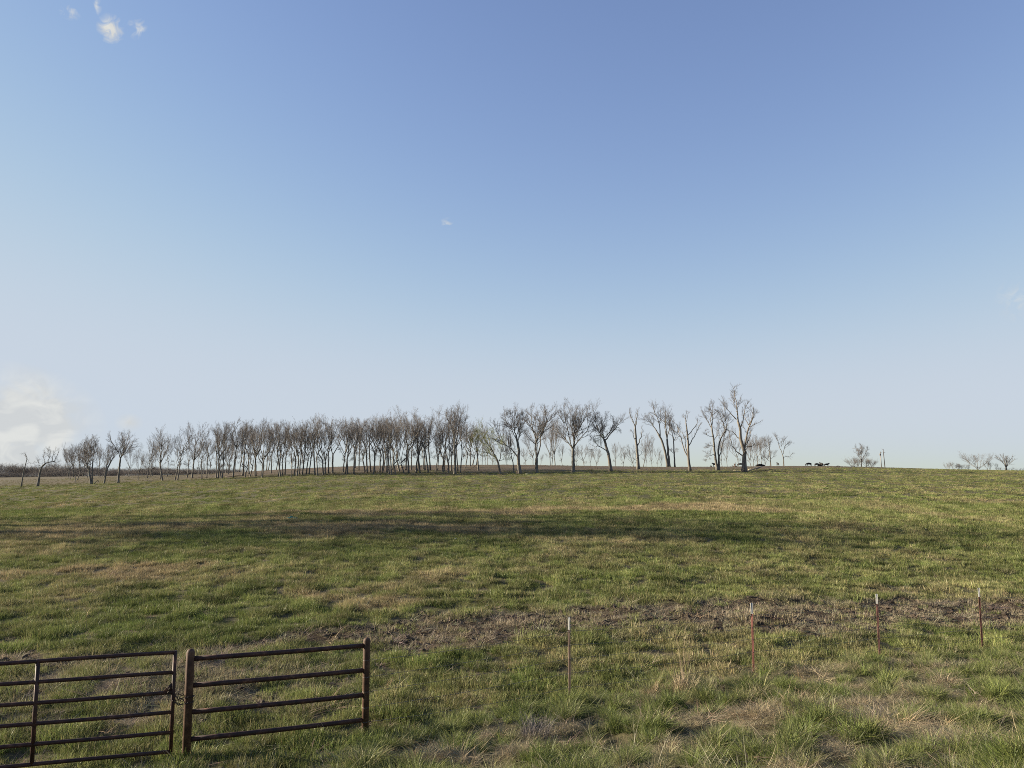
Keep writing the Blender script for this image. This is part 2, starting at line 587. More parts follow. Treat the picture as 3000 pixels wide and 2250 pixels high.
nt.links.new(mx.outputs[2], b.inputs['Base Color'])
b.inputs['Roughness'].default_value = 0.95
b.inputs['Specular IOR Level'].default_value = 0.1
bump(nt, b, hh, 0.12, 0.7)
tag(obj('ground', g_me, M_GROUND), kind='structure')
# ------------------------------------------------------------------ pipe gate, pipe panel, wire fence
def line_x(px, py):
    """point of the fence line seen at a photo pixel (x, y) and its height"""
    u, w_ = ray(px, py)
    y = FENCE_A / (1 - FENCE_B * u)
    return np.array([u * y, y, EYE + w_ * y])


P1T, P1B = line_x(559, 1900), line_x(545, 2207)
P2T, P2B = line_x(1075, 1867), line_x(1063, 2153)


def post_mesh(name, top, r, k=16, depth=0.35, dome=True):
    g = Geo()
    x, y, zt = top
    zb = float(ground_z(x, y)) - depth
    pts, rad = [[0, 0, zb], [0, 0, zt - r * 0.9]], [r, r]
    if dome:
        for a in (0.3, 0.6, 0.85, 0.97):
            pts.append([0, 0, zt - r * 0.9 + r * 0.9 * math.sin(a * math.pi / 2)])
            rad.append(r * math.cos(a * math.pi / 2))
    g.tube(pts, rad, k)
    return g.mesh(name), (x, y, 0)


panel = empty('pipe_fence_panel', (P1B[0], P1B[1], 0))
tag(panel, 'short rusty pipe fence panel of four rails between two round posts', 'fence')
for top in (P1T, P2T):
    me, loc = post_mesh('post', top, 0.056 if top is P1T else 0.053)
    p = obj('post', me, M_RUSTPOST, panel)
    p.location = Vector(loc) - panel.location
for (la, ra) in ((1928, 1892), (2005.6, 1964.5), (2083, 2037), (2162, 2110)):
    a, b_ = line_x(580, la), line_x(1060, ra)
    a = np.array([P1T[0], P1T[1], 0]) + (a - P1T) * 0 + np.array([0, 0, a[2]])
    b_ = np.array([P2T[0], P2T[1], b_[2]])
    g = Geo()
    ts = np.linspace(0.02, 0.98, 7)
    pts = [a + (b_ - a) * t + np.array([0, 0, -0.006 * math.sin(math.pi * t)]) - np.array(panel.location) for t in ts]
    g.tube(pts, 0.034, 12)
    obj('rail', g.mesh('rail'), M_RUST, panel)

# gate: six rails, uprights, gusset plate; runs on out of the frame to its hinge post
gate = empty('pipe_gate', tuple(line_x(513, 2197)[:2]) + (0.0,))
tag(gate, 'dark red pipe gate with six rails, chained to the round post', 'gate')
G0 = line_x(513, 1911)
GL = np.array(gate.location)
gd = np.array([-1, -FENCE_B, 0]) / FN


def gate_pt(s, z):
    return np.array([G0[0], G0[1], 0]) + gd * s + np.array([0, 0, z]) - GL


GLEN = 4.8
zr = [line_x(513, v)[2] for v in (1911, 1970, 2028, 2085, 2143, 2199)]
zl0 = [line_x(0, v)[2] for v in (1944, 2004, 2066, 2128, 2189, 2248)]
s_left = np.linalg.norm((line_x(0, 1944) - G0)[:2])
for i in range(6):
    sl = (zl0[i] - zr[i]) / s_left
    g = Geo()
    ss = np.linspace(0, GLEN, 9)
    g.tube([gate_pt(s, zr[i] + sl * s * (1 if s < s_left else 1) + 0.004 * math.sin(s * 2 + i)) for s in ss], 0.0255, 12)
    obj('rail', g.mesh('rail'), M_RUST, gate)
s_mid = np.linalg.norm((line_x(112, 1934) - G0)[:2])
for s, r in ((0.0, 0.026), (s_mid, 0.0262), (2 * s_mid, 0.0262), (GLEN, 0.0265)):
    sl = (zl0[0] - zr[0]) / s_left
    g = Geo()
    lo, hi = zr[5] - 0.01 + (zl0[5] - zr[5]) / s_left * s, zr[0] + 0.022 + sl * s
    g.tube([gate_pt(s, lo), gate_pt(s, (lo + hi) / 2), gate_pt(s, hi)], r, 12)
    obj('upright', g.mesh('upright'), M_RUST, gate)
# gusset plate: a triangle with thickness in the corner of the third rail
a, b_, c_ = gate_pt(0.01, zr[2] + 0.15), gate_pt(0.01, zr[2] + 0.01), gate_pt(0.15, zr[2] + 0.01)
nrm = np.array([-gd[1], gd[0], 0]) * 0.004
g = Geo()
V = np.array([a - nrm, b_ - nrm, c_ - nrm, c_ - nrm, a + nrm, b_ + nrm, c_ + nrm, c_ + nrm])
g.add(V, np.array([[0, 1, 2, 3], [4, 7, 6, 5], [0, 4, 5, 1], [1, 5, 6, 2], [2, 6, 4, 0]]))
obj('gusset_plate', g.mesh('gusset_plate', False), M_RUST, gate)
hx = G0[:2] + gd[:2] * (GLEN + 0.13)
me, loc = post_mesh('gate_post', (hx[0], hx[1], 1.62), 0.055)
tag(obj('gate_post', me, M_RUSTPOST, loc=loc), 'round rusty hinge post at the far end of the pipe gate', 'post')

# chain: oval links along two strands round the post and one loose end
ch = Geo()
lk_t = np.linspace(0, 2 * np.pi, 13)


def links(pts, step=0.034):
    pts = np.array(pts)
    seg = np.linalg.norm(np.diff(pts, axis=0), axis=1)
    cum = np.concatenate([[0], np.cumsum(seg)])
    n = int(cum[-1] / step)
    for k in range(n):
        s0 = (k + 0.5) * step
        p = np.array([np.interp(s0, cum, pts[:, j]) for j in range(3)])
        q = np.array([np.interp(min(cum[-1], s0 + 0.01), cum, pts[:, j]) for j in range(3)])
        t = q - p
        t = t / (np.linalg.norm(t) + 1e-9)
        s_ = np.cross(t, [0, 0, 1.0])
        s_ = s_ / (np.linalg.norm(s_) + 1e-9)
        u_ = np.cross(t, s_)
        w_ = s_ if k % 2 else u_
        ring = [p + t * 0.023 * math.cos(a) + w_ * 0.013 * math.sin(a) for a in lk_t]
        P = np.array(ring)[None]
        ch.add(*tubes(P, np.full((1, 13), 0.0042), 5))


c0 = np.array([G0[0], G0[1], 0])
pc = np.array([P1T[0], P1T[1], 0])
dv = (pc - c0) / np.linalg.norm(pc - c0)
nv = np.array([-dv[1], dv[0], 0.0])
zc = zr[2]
for k_, (za, zb) in enumerate(((zc - 0.02, zc - 0.075), (zc - 0.10, zc - 0.15))):
    L = [c0 - nv * 0.03 + [0, 0, za]]
    for t in (0.25, 0.5, 0.75):
        q = c0 + (pc - c0) * t * 0.8
        L.append(q - nv * (0.03 + 0.03 * t) + [0, 0, za + (zb - za) * t - 0.03 * math.sin(math.pi * t)])
    for a in np.linspace(-math.pi * 0.6, math.pi * 0.6, 9):
        L.append(pc + (dv * math.cos(a) + nv * math.sin(a)) * 0.06 + [0, 0, zb])
    L.append(c0 + nv * 0.03 + [0, 0, za])
    links(L)
CHAIN_ME = ch.mesh('chain')
ch = Geo()
links([c0 - dv * 0.06 - nv * 0.035 + [0, 0, zc + 0.09], c0 - dv * 0.07 - nv * 0.038 + [0, 0, zc - 0.03], c0 - dv * 0.05 - nv * 0.038 + [0, 0, zc - 0.13]])
_ch = tag(obj('chain', CHAIN_ME, M_CHAIN), 'steel chain looped from the gate end round the pipe post', 'chain')
obj('loose_end', ch.mesh('loose_end'), M_CHAIN, _ch)

# wire fence: five strands from the pipe post along steel line posts
fence = empty('wire_fence', (P2B[0], P2B[1], 0))
tag(fence, 'barbed wire fence on red steel posts with white painted tips', 'fence')
FL = np.array(fence.location)
TP = [(line_x(1667, 1808), line_x(1668, 2050)), (line_x(2201, 1766), line_x(2206, 1962)), (line_x(2567, 1740), line_x(2573, 1925)), (line_x(2866, 1722), line_x(2874, 1905))]
step = (TP[3][0] - TP[1][0]) / 2
for k in (1, 2):
    nt_ = TP[3][0] + step * k
    nt_[2] = TP[3][0][2] - 0.12 * k
    TP.append((nt_, nt_))


def tee(g, p, z0, z1, sc=1.0, lean=(0, 0)):
    """T-section bar: flange along the fence, stem towards the road"""
    fl = np.array([-gd[0], -gd[1], 0])
    sn = np.array([fl[1], -fl[0], 0])
    prof = [(-.019, 0), (.019, 0), (.019, .004), (.003, .004), (.003, .034), (-.003, .034), (-.003, .004), (-.019, .004)]
    V = []
    for z in (z0, z1):
        for a, b2 in prof:
            lx = lean[0] * (z - z0)
            V.append(np.array([p[0] + lx, p[1], z]) + fl * a * sc * 1.1 + sn * b2 * sc)
    n = 8
    F = [[i, (i + 1) % n, n + (i + 1) % n, n + i] for i in range(n)]
    F += [[n + 0, n + 1, n + 2, n + 7], [n + 3, n + 4, n + 5, n + 6], [n + 7, n + 2, n + 3, n + 6]]
    g.add(np.array(V), np.array(F))


WZ = [0.24, 0.48, 0.72, 0.95, 1.18]
posts = []
for i, (t_, b_) in enumerate(TP):
    zt = t_[2]
    zg = float(ground_z(t_[0], t_[1]))
    g = Geo()
    tee(g, t_, zg - 0.4, zt - 0.21)
    rel = g.mesh('steel_post', False)
    o = obj('steel_post', rel, M_TPOST_OLD if i == 0 else M_TPOST_RED if i == 1 else M_TPOST, fence)
    o.location = -FL
    g = Geo()
    tee(g, t_, zt - 0.21, zt)
    wt = obj('white_tip', g.mesh('white_tip', False), M_WHITEPAINT, o)
    # wire clips
    for wz in WZ:
        g = Geo()
        zz = zt - 1.42 + wz
        c = np.array([t_[0], t_[1], zz])
        fl = np.array([-gd[0], -gd[1], 0])
        sn = np.array([fl[1], -fl[0], 0])
        loop = [c - fl * 0.03 - sn * 0.008, c - fl * 0.028 + sn * 0.012, c + sn * 0.04, c + fl * 0.028 + sn * 0.012, c + fl * 0.03 - sn * 0.008]
        g.tube(loop, 0.0025, 5)
        obj('clip', g.mesh('clip'), M_WIRE, o)
    posts.append((t_[0], t_[1], zt))
rngw = np.random.RandomState(4)
sn = np.array([-gd[1], gd[0], 0]) * -1
for k, wz in enumerate(WZ):
    pts = []
    z2 = [line_x(1067, v)[2] for v in (2116, 2074, 2028, 1985, 1936)][k]
    nodes = [np.array([P2T[0], P2T[1], z2])] + [np.array([x, y, zt - 1.42 + wz]) for x, y, zt in posts]
    for a, b2 in zip(nodes[:-1], nodes[1:]):
        sag = rngw.uniform(0.01, 0.05)
        for t in np.linspace(0, 1, 9)[:-1]:
            pts.append(a + (b2 - a) * t - np.array([0, 0, sag * 4 * t * (1 - t)]) + sn * 0.006)
    pts.append(nodes[-1])
    g = Geo()
    g.tube(np.array(pts) - FL, 0.0031, 5)
    P = np.array(pts)
    cum = np.concatenate([[0], np.cumsum(np.linalg.norm(np.diff(P, axis=0), axis=1))])
    for s in np.arange(0.1, cum[-1], 0.13):
        c = np.array([np.interp(s, cum, P[:, j]) for j in range(3)]) - FL
        a = rngw.uniform(0, math.pi)
        v = np.array([0.2 * rngw.randn(), math.cos(a), math.sin(a)]) * 0.014
        g.tube([c - v, c + v], [0.0014, 0.0014], 3, cap=False)
    # wrapped end round the pipe post
    th = np.linspace(0, 4 * math.pi, 25)
    g.tube([np.array([P2T[0] + 0.053 * math.cos(q), P2T[1] + 0.053 * math.sin(q), z2 + 0.0012 * q]) - FL for q in th], 0.0021, 4)
    obj('wire', g.mesh('wire'), M_WIRE, fence)

# ------------------------------------------------------------------ trees
UP = np.array([0, 0, 1.0])


def nrmz(v):
    return v / (np.linalg.norm(v, axis=-1, keepdims=True) + 1e-9)


def resample(pts, m):
    """smooth polyline through the points with m samples"""
    pts = np.asarray(pts, float)
    n = len(pts)
    if n == 2:
        t = np.linspace(0, 1, m)[:, None]
        return pts[0] + (pts[1] - pts[0]) * t
    q = np.concatenate([[2 * pts[0] - pts[1]], pts, [2 * pts[-1] - pts[-2]]])
    t = np.linspace(0, n - 1 - 1e-6, m)
    i = t.astype(int)
    f = (t - i)[:, None]
    p0, p1, p2, p3 = q[i], q[i + 1], q[i + 2], q[i + 3]
    return 0.5 * (2 * p1 + (p2 - p0) * f + (2 * p0 - 5 * p1 + 4 * p2 - p3) * f ** 2 + (3 * p1 - p0 - 3 * p2 + p3) * f ** 3)


def polys(start, d, L, m, trop, wob, rng):
    N = len(start)
    P = np.empty((N, m, 3))
    P[:, 0] = start
    d = d.copy()
    st = (L / (m - 1))[:, None]
    for i in range(1, m):
        d = nrmz(d + trop * UP + wob * rng.randn(N, 3))
        P[:, i] = P[:, i - 1] + d * st
    return P


def sprout(P, R, K, t0, ang, lf, rng, rf=0.6, lmin=0.25, t1=0.98):
    """K child starts per branch: positions, directions, lengths, radii"""
    N, m, _ = P.shape
    t = t0 + (t1 - t0) * (np.arange(K)[None, :] + rng.rand(N, K)) / K
    s = t * (m - 1)
    i = np.minimum(s.astype(int), m - 2)
    f = (s - i)[..., None]
    n = np.arange(N)[:, None]
    st = P[n, i] * (1 - f) + P[n, i + 1] * f
    tg = nrmz(P[n, i + 1] - P[n, i])
    rr = R[n, i] * (1 - f[..., 0]) + R[n, i + 1] * f[..., 0]
    rv = nrmz(np.cross(tg, rng.randn(N, K, 3)))
    a = np.radians(rng.uniform(ang[0], ang[1], (N, K)))[..., None]
    d = tg * np.cos(a) + rv * np.sin(a)
    Lp = np.linalg.norm(np.diff(P, axis=1), axis=2).sum(1)[:, None]
    L = np.maximum(lmin, lf * Lp * (1.15 - 0.75 * t) * rng.uniform(0.55, 1.25, (N, K)))
    return st.reshape(-1, 3), d.reshape(-1, 3), L.ravel(), (rr * rf).ravel()


def tree_meshes(trunk, limbs, rng, dens=1.0, twig_r=0.0075, spread=1.0, k1=12, t_first=0.24, kt=6, ang=(22, 62), trop=0.07):
    """trunk / limbs: lists of (points, r0, r1). Returns trunk mesh and crown mesh."""
    gt = Geo()
    for pts, r0, r1 in trunk:
        p = resample(pts, 12)
        t = np.linspace(0, 1, 12)
        rad = r0 + (r1 - r0) * t ** 0.8
        rad = rad * (1 + 0.55 * np.exp(-t * 12 * 1.2))     # root flare
        p = p + rng.randn(12, 3) * (r0 * 0.12) * np.minimum(t, 1 - t)[:, None] * 3
        gt.tube(p, rad * 1.18, 8)
    m0 = 9
    P0, R0 = [], []
    for pts, r0, r1 in limbs:
        p = resample(pts, m0)
        p[1:-1] += rng.randn(m0 - 2, 3) * 0.09
        P0.append(p)
        R0.append(r0 + (r1 - r0) * np.linspace(0, 1, m0) ** 0.75)
    P0, R0 = np.array(P0), np.array(R0)
    R0 = R0 * 1.05
    gt.add(*tubes(P0, R0, 6))
    gc_ = Geo()
    K1 = max(3, int(round(k1 * dens)))
    s, d, L, r = sprout(P0, R0, K1, t_first, ang, 0.56 * spread, rng, lmin=0.8)
    Ln0 = np.linalg.norm(np.diff(P0, axis=1), axis=2).sum(1)
    kp = rng.rand(len(L)) < np.repeat(np.clip(Ln0 / (0.6 * Ln0.max()), 0.12, 1), K1)
    s, d, L, r = s[kp], d[kp], L[kp], r[kp]
    d = nrmz(d + UP * (0.05 + trop * 1.8))
    P1 = polys(s, d, L, 5, trop, 0.13, rng)
    r = np.minimum(r, L * 0.015) + 0.006
    R1 = r[:, None] * np.linspace(1, 0.4, 5)
    gc_.add(*tubes(P1, np.maximum(R1, twig_r), 4))
    s, d, L, r = sprout(P1, R1, 7, 0.2, (20, 48), 0.5 * spread, rng, lmin=0.4)
    P2 = polys(s, d, L, 4, 0.10, 0.14, rng)
    R2 = np.maximum(r[:, None] * np.linspace(1, 0.5, 4), twig_r)
    gc_.add(*tubes(P2, R2, 3))
    s, d, L, r = sprout(P2, R2, kt, 0.25, (18, 45), 0.6 * spread, rng, lmin=0.35)
    P3 = polys(s, d, L, 2, 0.08, 0.14, rng)
    R3 = np.full((len(P3), 2), twig_r * 0.8) * np.array([1, 0.6])
    gc_.add(*tubes(P3, R3, 3))
    # fine ends of the main limbs
    s, d, L, r = sprout(P0, R0, 5, 0.82, (8, 35), 0.26 * spread, rng, lmin=0.5, t1=1.0)
    P4 = polys(s, d, L, 4, 0.05, 0.18, rng)
    gc_.add(*tubes(P4, np.maximum(r[:, None] * np.linspace(1, 0.3, 4), twig_r), 3))
    return gt.mesh('trunk'), gc_.mesh('crown')


def make_tree(name, meshes, base, label, group=None, bark=None, twig=None, M=None, cat='tree'):
    root = empty(name, base)
    tag(root, label, cat, group)
    if M is not None:
        root.rotation_euler = M[0]
        root.scale = M[1]
    for part, me, mt in (('trunk', meshes[0], bark or M_BARK), ('crown', meshes[1], twig or M_TWIG)):
        obj(part, me, mt, root)
    return root


def copy_tree(o, loc, rot, scl, label, group):
    c = o.copy()
    COL.objects.link(c)
    c.location, c.rotation_euler, c.scale = loc, rot, scl
    c['label'] = label
    if group:
        c['group'] = group
    for ch_ in o.children:
        d = ch_.copy()
        d.parent = c
        COL.objects.link(d)
    return c


def traced(name, base, trunk, limbs, label, seed, Y=None, bark=None, twig=None, depth=0.35, **kw):
    """tree whose trunk and main limbs follow photo pixels at its own distance; limbs also fan out in depth"""
    rng = np.random.RandomState(seed)
    if Y is None:
        x, y = hit(*base)
    else:
        y = Y
        x = ray(*base)[0] * y
    bz = float(ground_z(x, y))
    sc = y / FPX
    foot = 4.0
    if Y is not None:                          # foot hidden behind the crest: the trunk runs on down to the ground
        bz, gz = EYE + ray(*base)[1] * y, bz
        foot += max(0.0, (bz - gz) / sc)

    def cv(pl, y0, y1):
        pts = []
        n = len(pl)
        for i, (px, py) in enumerate(pl):
            pts.append([(px - base[0]) * sc, y0 + (y1 - y0) * i / max(1, n - 1), (base[1] - py) * sc])
        return pts
    T, Lm = [], []
    for pl, w0, w1 in trunk:
        T.append((cv([(pl[0][0], pl[0][1] + foot)] + list(pl[1:]), 0, 0.0), w0 * sc / 2, w1 * sc / 2))
    for pl, w0, w1 in limbs:
        span = math.hypot(pl[-1][0] - pl[0][0], pl[-1][1] - pl[0][1]) * sc
        Lm.append((cv(pl, 0, rng.uniform(-1, 1) * span * depth * 1.4), w0 * sc / 2, max(0.012, w1 * sc / 2)))
    # extra limbs in depth, so that the crown is round
    n_extra = kw.pop('extra', 2)
    for _ in range(n_extra):
        pl, w0, w1 = limbs[rng.randint(len(limbs))]
        q = np.array(cv(pl, 0, 0))
        ang = rng.uniform(50, 130) * (1 if rng.rand() < 0.5 else -1) * math.pi / 180
        c_, s_ = math.cos(ang), math.sin(ang)
        dx = q[:, 0] - q[0, 0]
        q2 = q.copy()
        q2[:, 0] = q[0, 0] + dx * c_
        q2[:, 1] = dx * s_ + np.linspace(0, 1, len(q)) * rng.uniform(-.5, .5)
        q2[1:, 2] = q[0, 2] + (q[1:, 2] - q[0, 2]) * rng.uniform(0.8, 0.97)
        Lm.append((q2, w0 * sc / 2 * 0.8, max(0.012, w1 * sc / 2)))
    me = tree_meshes(T, Lm, rng, **kw)
    return make_tree(name, me, (x, y, bz), label, bark=bark, twig=twig)


# --- generic woodland trees: 10 shapes, unit height 15 m
def wood_shape(seed, H=15.0, hf=0.45, spread=0.2, n=5, dens=1.0, bush=False, r0=0.17):
    rng = np.random.RandomState(seed)
    topx, topy = rng.randn(2) * 0.6
    hfz = H * hf
    bend = rng.randn(2) * 0.45
    tr = [[0, 0, -0.3], [bend[0] * .5, bend[1] * .5, hfz * 0.4], [bend[0], bend[1], hfz * .8], [topx, topy, hfz * 1.15]]
    trunk = [(tr, r0, r0 * 0.62)]
    limbs = []
    # leader
    top = np.array([topx, topy, hfz * 1.12])
    limbs.append(([top, top + [rng.randn() * .4, rng.randn() * .4, (H * 0.88 - hfz) * .5], [topx + rng.randn() * .8, topy + rng.randn() * .8, H * rng.uniform(.88, .94)]], r0 * .6, 0.02))
    a0 = rng.rand() * 6.28
    for k in range(n):
        a = a0 + k * 2.4 + rng.randn() * 0.3
        t = rng.uniform(0.72, 1.1) if not bush else rng.uniform(0.35, 1.0)
        z0 = hfz * t
        st = np.array([bend[0] * min(1, t), bend[1] * min(1, t), z0])
        ln = (H * rng.uniform(0.74, 0.93) - z0)
        out = spread * H * rng.uniform(0.6, 1.25)
        dv_ = np.array([math.cos(a), math.sin(a), 0])
        kink = rng.randn(3) * 0.35
        kink[2] = 0
        limbs.append(([st, st + dv_ * out * .42 + [0, 0, ln * .28], st + dv_ * out * .76 + kink + [0, 0, ln * .62], st + dv_ * out * 1.05 + [0, 0, ln]], r0 * rng.uniform(.4, .58), 0.02))
    # a few thin low side branches
    for k in range(rng.randint(1, 4)):
        a = rng.rand() * 6.28
        z0 = hfz * rng.uniform(0.45, 0.9)
        st = np.array([bend[0] * .6, bend[1] * .6, z0])
        dv_ = np.array([math.cos(a), math.sin(a), 0])
        ln = rng.uniform(1.0, 2.2)
        limbs.append(([st, st + dv_ * ln * .6 + [0, 0, ln * .3], st + dv_ * ln + [0, 0, ln * .45]], 0.035, 0.012))
    return tree_meshes(trunk, limbs, rng, dens=dens, k1=8, t_first=0.3, kt=5, ang=(18, 50), trop=0.12)


TALL = [wood_shape(100 + k, hf=h, spread=s, n=n) for k, (h, s, n) in enumerate(((.46, .17, 5), (.5, .14, 4), (.4, .20, 5), (.52, .16, 5), (.36, .18, 6), (.48, .21, 4), (.43, .14, 5), (.38, .17, 4), (.26, .17, 3), (.3, .2, 4), (.56, .19, 4), (.22, .14, 2)))]
SMALL = [wood_shape(200 + k, hf=h, spread=s, n=n, r0=.15) for k, (h, s, n) in enumerate(((.32, .26, 6), (.28, .22, 5), (.38, .3, 5)))]
BUSHY = [wood_shape(300 + k, hf=h, spread=s, n=8, bush=True, r0=.2) for k, (h, s) in enumerate(((.25, .36), (.2, .42), (.3, .3)))]
for L_ in (TALL, SMALL, BUSHY):
    for a, b_ in L_:
        a.materials.append(M_BARK)
        b_.materials.append(M_TWIG)
_proto = {}
rt = np.random.RandomState(77)


def stand(name, lib, idx, bx, by, tx, ty, label, group, Y=None, wide=1.0, sink=0.0, twig=None):
    """one woodland tree: base and top in photo pixels, foot on the ground"""
    if Y is None:
        x, y = hit(bx, by)
    else:
        y = Y
        x = ray(bx, by)[0] * y
    x += rt.uniform(-.15, .15)
    H = (by - ty) * y / FPX if Y is None else EYE + ray(tx, ty)[1] * y - float(ground_z(x, y))
    lean = math.atan2((tx - bx), (by - ty))
    sc = H / 14.6
    Rm = Matrix.Rotation(lean, 3, 'Y') @ Matrix.Rotation(rt.uniform(0, 6.283), 3, 'Z')
    loc = on_ground(x, y, sink)
    w_ = sc * wide * rt.uniform(.85, 1.15)
    key = (id(lib), idx)
    if key in _proto:
        return copy_tree(_proto[key], loc, Rm.to_euler(), (w_, w_, sc), label, group)
    r = make_tree(name, lib[idx], loc, label, group, M=(Rm.to_euler(), (w_, w_, sc)))
    r.name = name
    _proto[key] = r
    return r


GROVE = [
    (433, 1401, 443, 1282), (441, 1396, 446, 1330), (447, 1394, 452, 1300), (470, 1404, 466, 1300), (490, 1396, 497, 1290), (511, 1407, 520, 1299), (522, 1407, 540, 1256),
    (549, 1399, 558, 1304), (563, 1402, 581, 1243), (593, 1403, 590, 1283), (606, 1401, 604, 1283), (612, 1392, 616, 1290), (581, 1390, 584, 1310), (596, 1388, 599, 1320),
    (635, 1401, 632, 1250), (641, 1402, 641, 1234), (648, 1401, 650, 1245), (653, 1402, 662, 1243), (669, 1390, 667, 1282), (672, 1386, 676, 1290), (662, 1384, 664, 1300), (683, 1400, 692, 1225),
    (687, 1378, 690, 1260), (701, 1379, 703, 1255), (712, 1394, 723, 1234), (718, 1398, 716, 1256), (729, 1390, 731, 1250), (732, 1396, 735, 1262), (745, 1394, 741, 1250), (749, 1395, 759, 1231),
    (766, 1398, 762, 1246), (770, 1399, 782, 1240), (782, 1378, 784, 1258), (794, 1387, 789, 1238), (787, 1376, 791, 1260), (809, 1372, 812, 1270), (816, 1394, 808, 1240), (823, 1398, 820, 1234),
    (828, 1392, 832, 1243), (834, 1390, 838, 1250), (862, 1394, 850, 1240), (870, 1395, 872, 1238), (877, 1390, 876, 1244), (884, 1391, 888, 1236), (891, 1375, 889, 1255),
    (852, 1399, 838, 1240), (897, 1390, 902, 1248), (905, 1390, 908, 1262), (921, 1393, 916, 1222), (931, 1394, 926, 1232), (947, 1392, 949, 1220), (952, 1389, 962, 1232), (963, 1387, 966, 1250),
    (1004, 1383, 1000, 1250), (1012, 1390, 1008, 1227), (1017, 1390, 1022, 1240), (1035, 1390, 1042, 1222), (1040, 1372, 1047, 1236), (1052, 1379, 1055, 1228), (1068, 1384, 1062, 1240),
    (1074, 1385, 1070, 1227), (1087, 1383, 1083, 1234), (1093, 1390, 1101, 1230), (1098, 1384, 1100, 1242), (1113, 1383, 1104, 1226), (1119, 1385, 1116, 1216), (1122, 1380, 1128, 1224), (1135, 1386, 1126, 1222),
    (1140, 1390, 1134, 1240), (1146, 1391, 1139, 1220), (1151, 1376, 1148, 1226), (1160, 1390, 1166, 1250), (1169, 1381, 1158, 1213), (1183, 1386, 1172, 1222), (1188, 1378, 1180, 1226),
    (1197, 1387, 1207, 1195), (1204, 1376, 1200, 1240), (1218, 1385, 1214, 1218), (1224, 1380, 1228, 1240), (1231, 1385, 1226, 1250), (1246, 1378, 1251, 1226), (1241, 1374, 1238, 1270), (1256, 1385, 1232, 1232),
    (1260, 1378, 1264, 1218), (1277, 1383, 1279, 1262), (1282, 1379, 1286, 1250), (1298, 1383, 1291, 1195), (1302, 1382, 1306, 1216), (1320, 1380, 1322, 1240), (1342, 1381, 1346, 1222), (1347, 1385, 1352, 1240),
    (1363, 1372, 1366, 1240), (1377, 1366, 1374, 1256), (1385, 1361, 1388, 1236), (1397, 1362, 1394, 1250),
]
for i, (bx, by, tx, ty) in enumerate(GROVE):
    pale = False
    hgt = by - ty
    lean = abs(tx - bx) / hgt
    front = by >= np.interp(bx, [0, 300, 600, 1000, 1400], [1424, 1414, 1401, 1389, 1386]) - 4
    lab = '%s %s bare tree with a narrow crown, %s' % ('tall' if hgt > 152 else 'middling' if hgt > 122 else 'short', 'leaning' if lean > .065 else 'upright' if lean < .03 else 'slightly tilted', 'along the front edge of the grove' if front else 'deep inside the grove')
    stand('bare_tree', TALL, int(rt.randint(12)), bx, by, tx, ty, lab, 'bare trees crowded in the grove', wide=1.0)
THIN = [(199, 1399, 196, 1320), (205, 1404, 200, 1302), (214, 1398, 217, 1306), (223, 1415, 212, 1318), (226, 1406, 236, 1300), (242, 1397, 246, 1310), (255, 1399, 252, 1300),
        (292, 1399, 288, 1302), (304, 1399, 312, 1300), (377, 1397, 382, 1307), (405, 1406, 414, 1322), (144, 1393, 148, 1350), (418, 1396, 420, 1340), (300, 1396, 322, 1325)]
for i, (bx, by, tx, ty) in enumerate(THIN):
    stand('bare_tree', SMALL, i % 3, bx, by, tx, ty, 'small bare tree with a low rounded crown at the thin end of the grove', 'small bare trees at the thin end of the grove', wide=.95)
BEYOND = [(1648, 1372, 1645, 1300, 1.2), (1690, 1372, 1686, 1310, 1.1), (1714, 1373, 1707, 1302, 1.4), (1731, 1373, 1735, 1318, 1.0), (1749, 1373, 1751, 1316, 1.5), (1803, 1376, 1802, 1298, 1.2), (1829, 1377, 1828, 1320, 1.4),
          (1858, 1378, 1843, 1303, 1.3), (1885, 1376, 1905, 1270, 1.2), (1893, 1376, 1892, 1296, .8), (1910, 1375, 1904, 1300, .9), (1928, 1375, 1927, 1312, .9), (1940, 1375, 1937, 1330, .8),
          (1612, 1372, 1608, 1236, 1.0), (1616, 1372, 1622, 1240, 1.0), (1627, 1372, 1632, 1234, 1.0), (1561, 1370, 1548, 1258, 1.0), (1541, 1369, 1532, 1312, 1.3), (1581, 1369, 1590, 1330, 1.0), (1484, 1372, 1482, 1262, .9),
          (1411, 1366, 1413, 1238, .8), (1423, 1366, 1420, 1290, .8), (1441, 1366, 1444, 1300, .9), (1429, 1366, 1434, 1262, .8), (2118, 1372, 2110, 1290, .9), (2131, 1372, 2126, 1282, .9), (2166, 1372, 2158, 1280, 1.1), (2202, 1370, 2194, 1275, 1.1), (2207, 1370, 2212, 1290, .9),
          (2219, 1370, 2222, 1276, 1.3), (2229, 1370, 2236, 1282, 1.3), (2241, 1370, 2247, 1320, 1.2)]
for i, (bx, by, tx, ty, wd) in enumerate(BEYOND):
    near_ = min(((1402, 'small budding tree'), (1466, 'leaning green-twigged tree'), (1524, 'dark gnarled tree'), (1572, 'low-forking twin-crowned tree'), (1679, 'large vase-shaped tree'), (1790, 'leaning tree with green growth'), (1870, 'narrow half-dead tree with stubby limbs'), (1957, 'tall tree of two spreading trunks'), (2104, 'two-stemmed crest tree'), (2181, 'tallest tree'), (2240, 'fallen trunk tip')), key=lambda q: abs(q[0] - bx))[1]
    stand('bare_tree', SMALL, (i * 2 + 1) % 3, bx, by + 3, tx, ty, '%s bare tree just beyond the crest behind the %s' % ('slim' if wd < 1 else 'spreading' if wd > 1.15 else 'medium', near_), 'bare trees just beyond the crest', Y=305 + 12 * ((i * 7) % 5), wide=wd * .8)

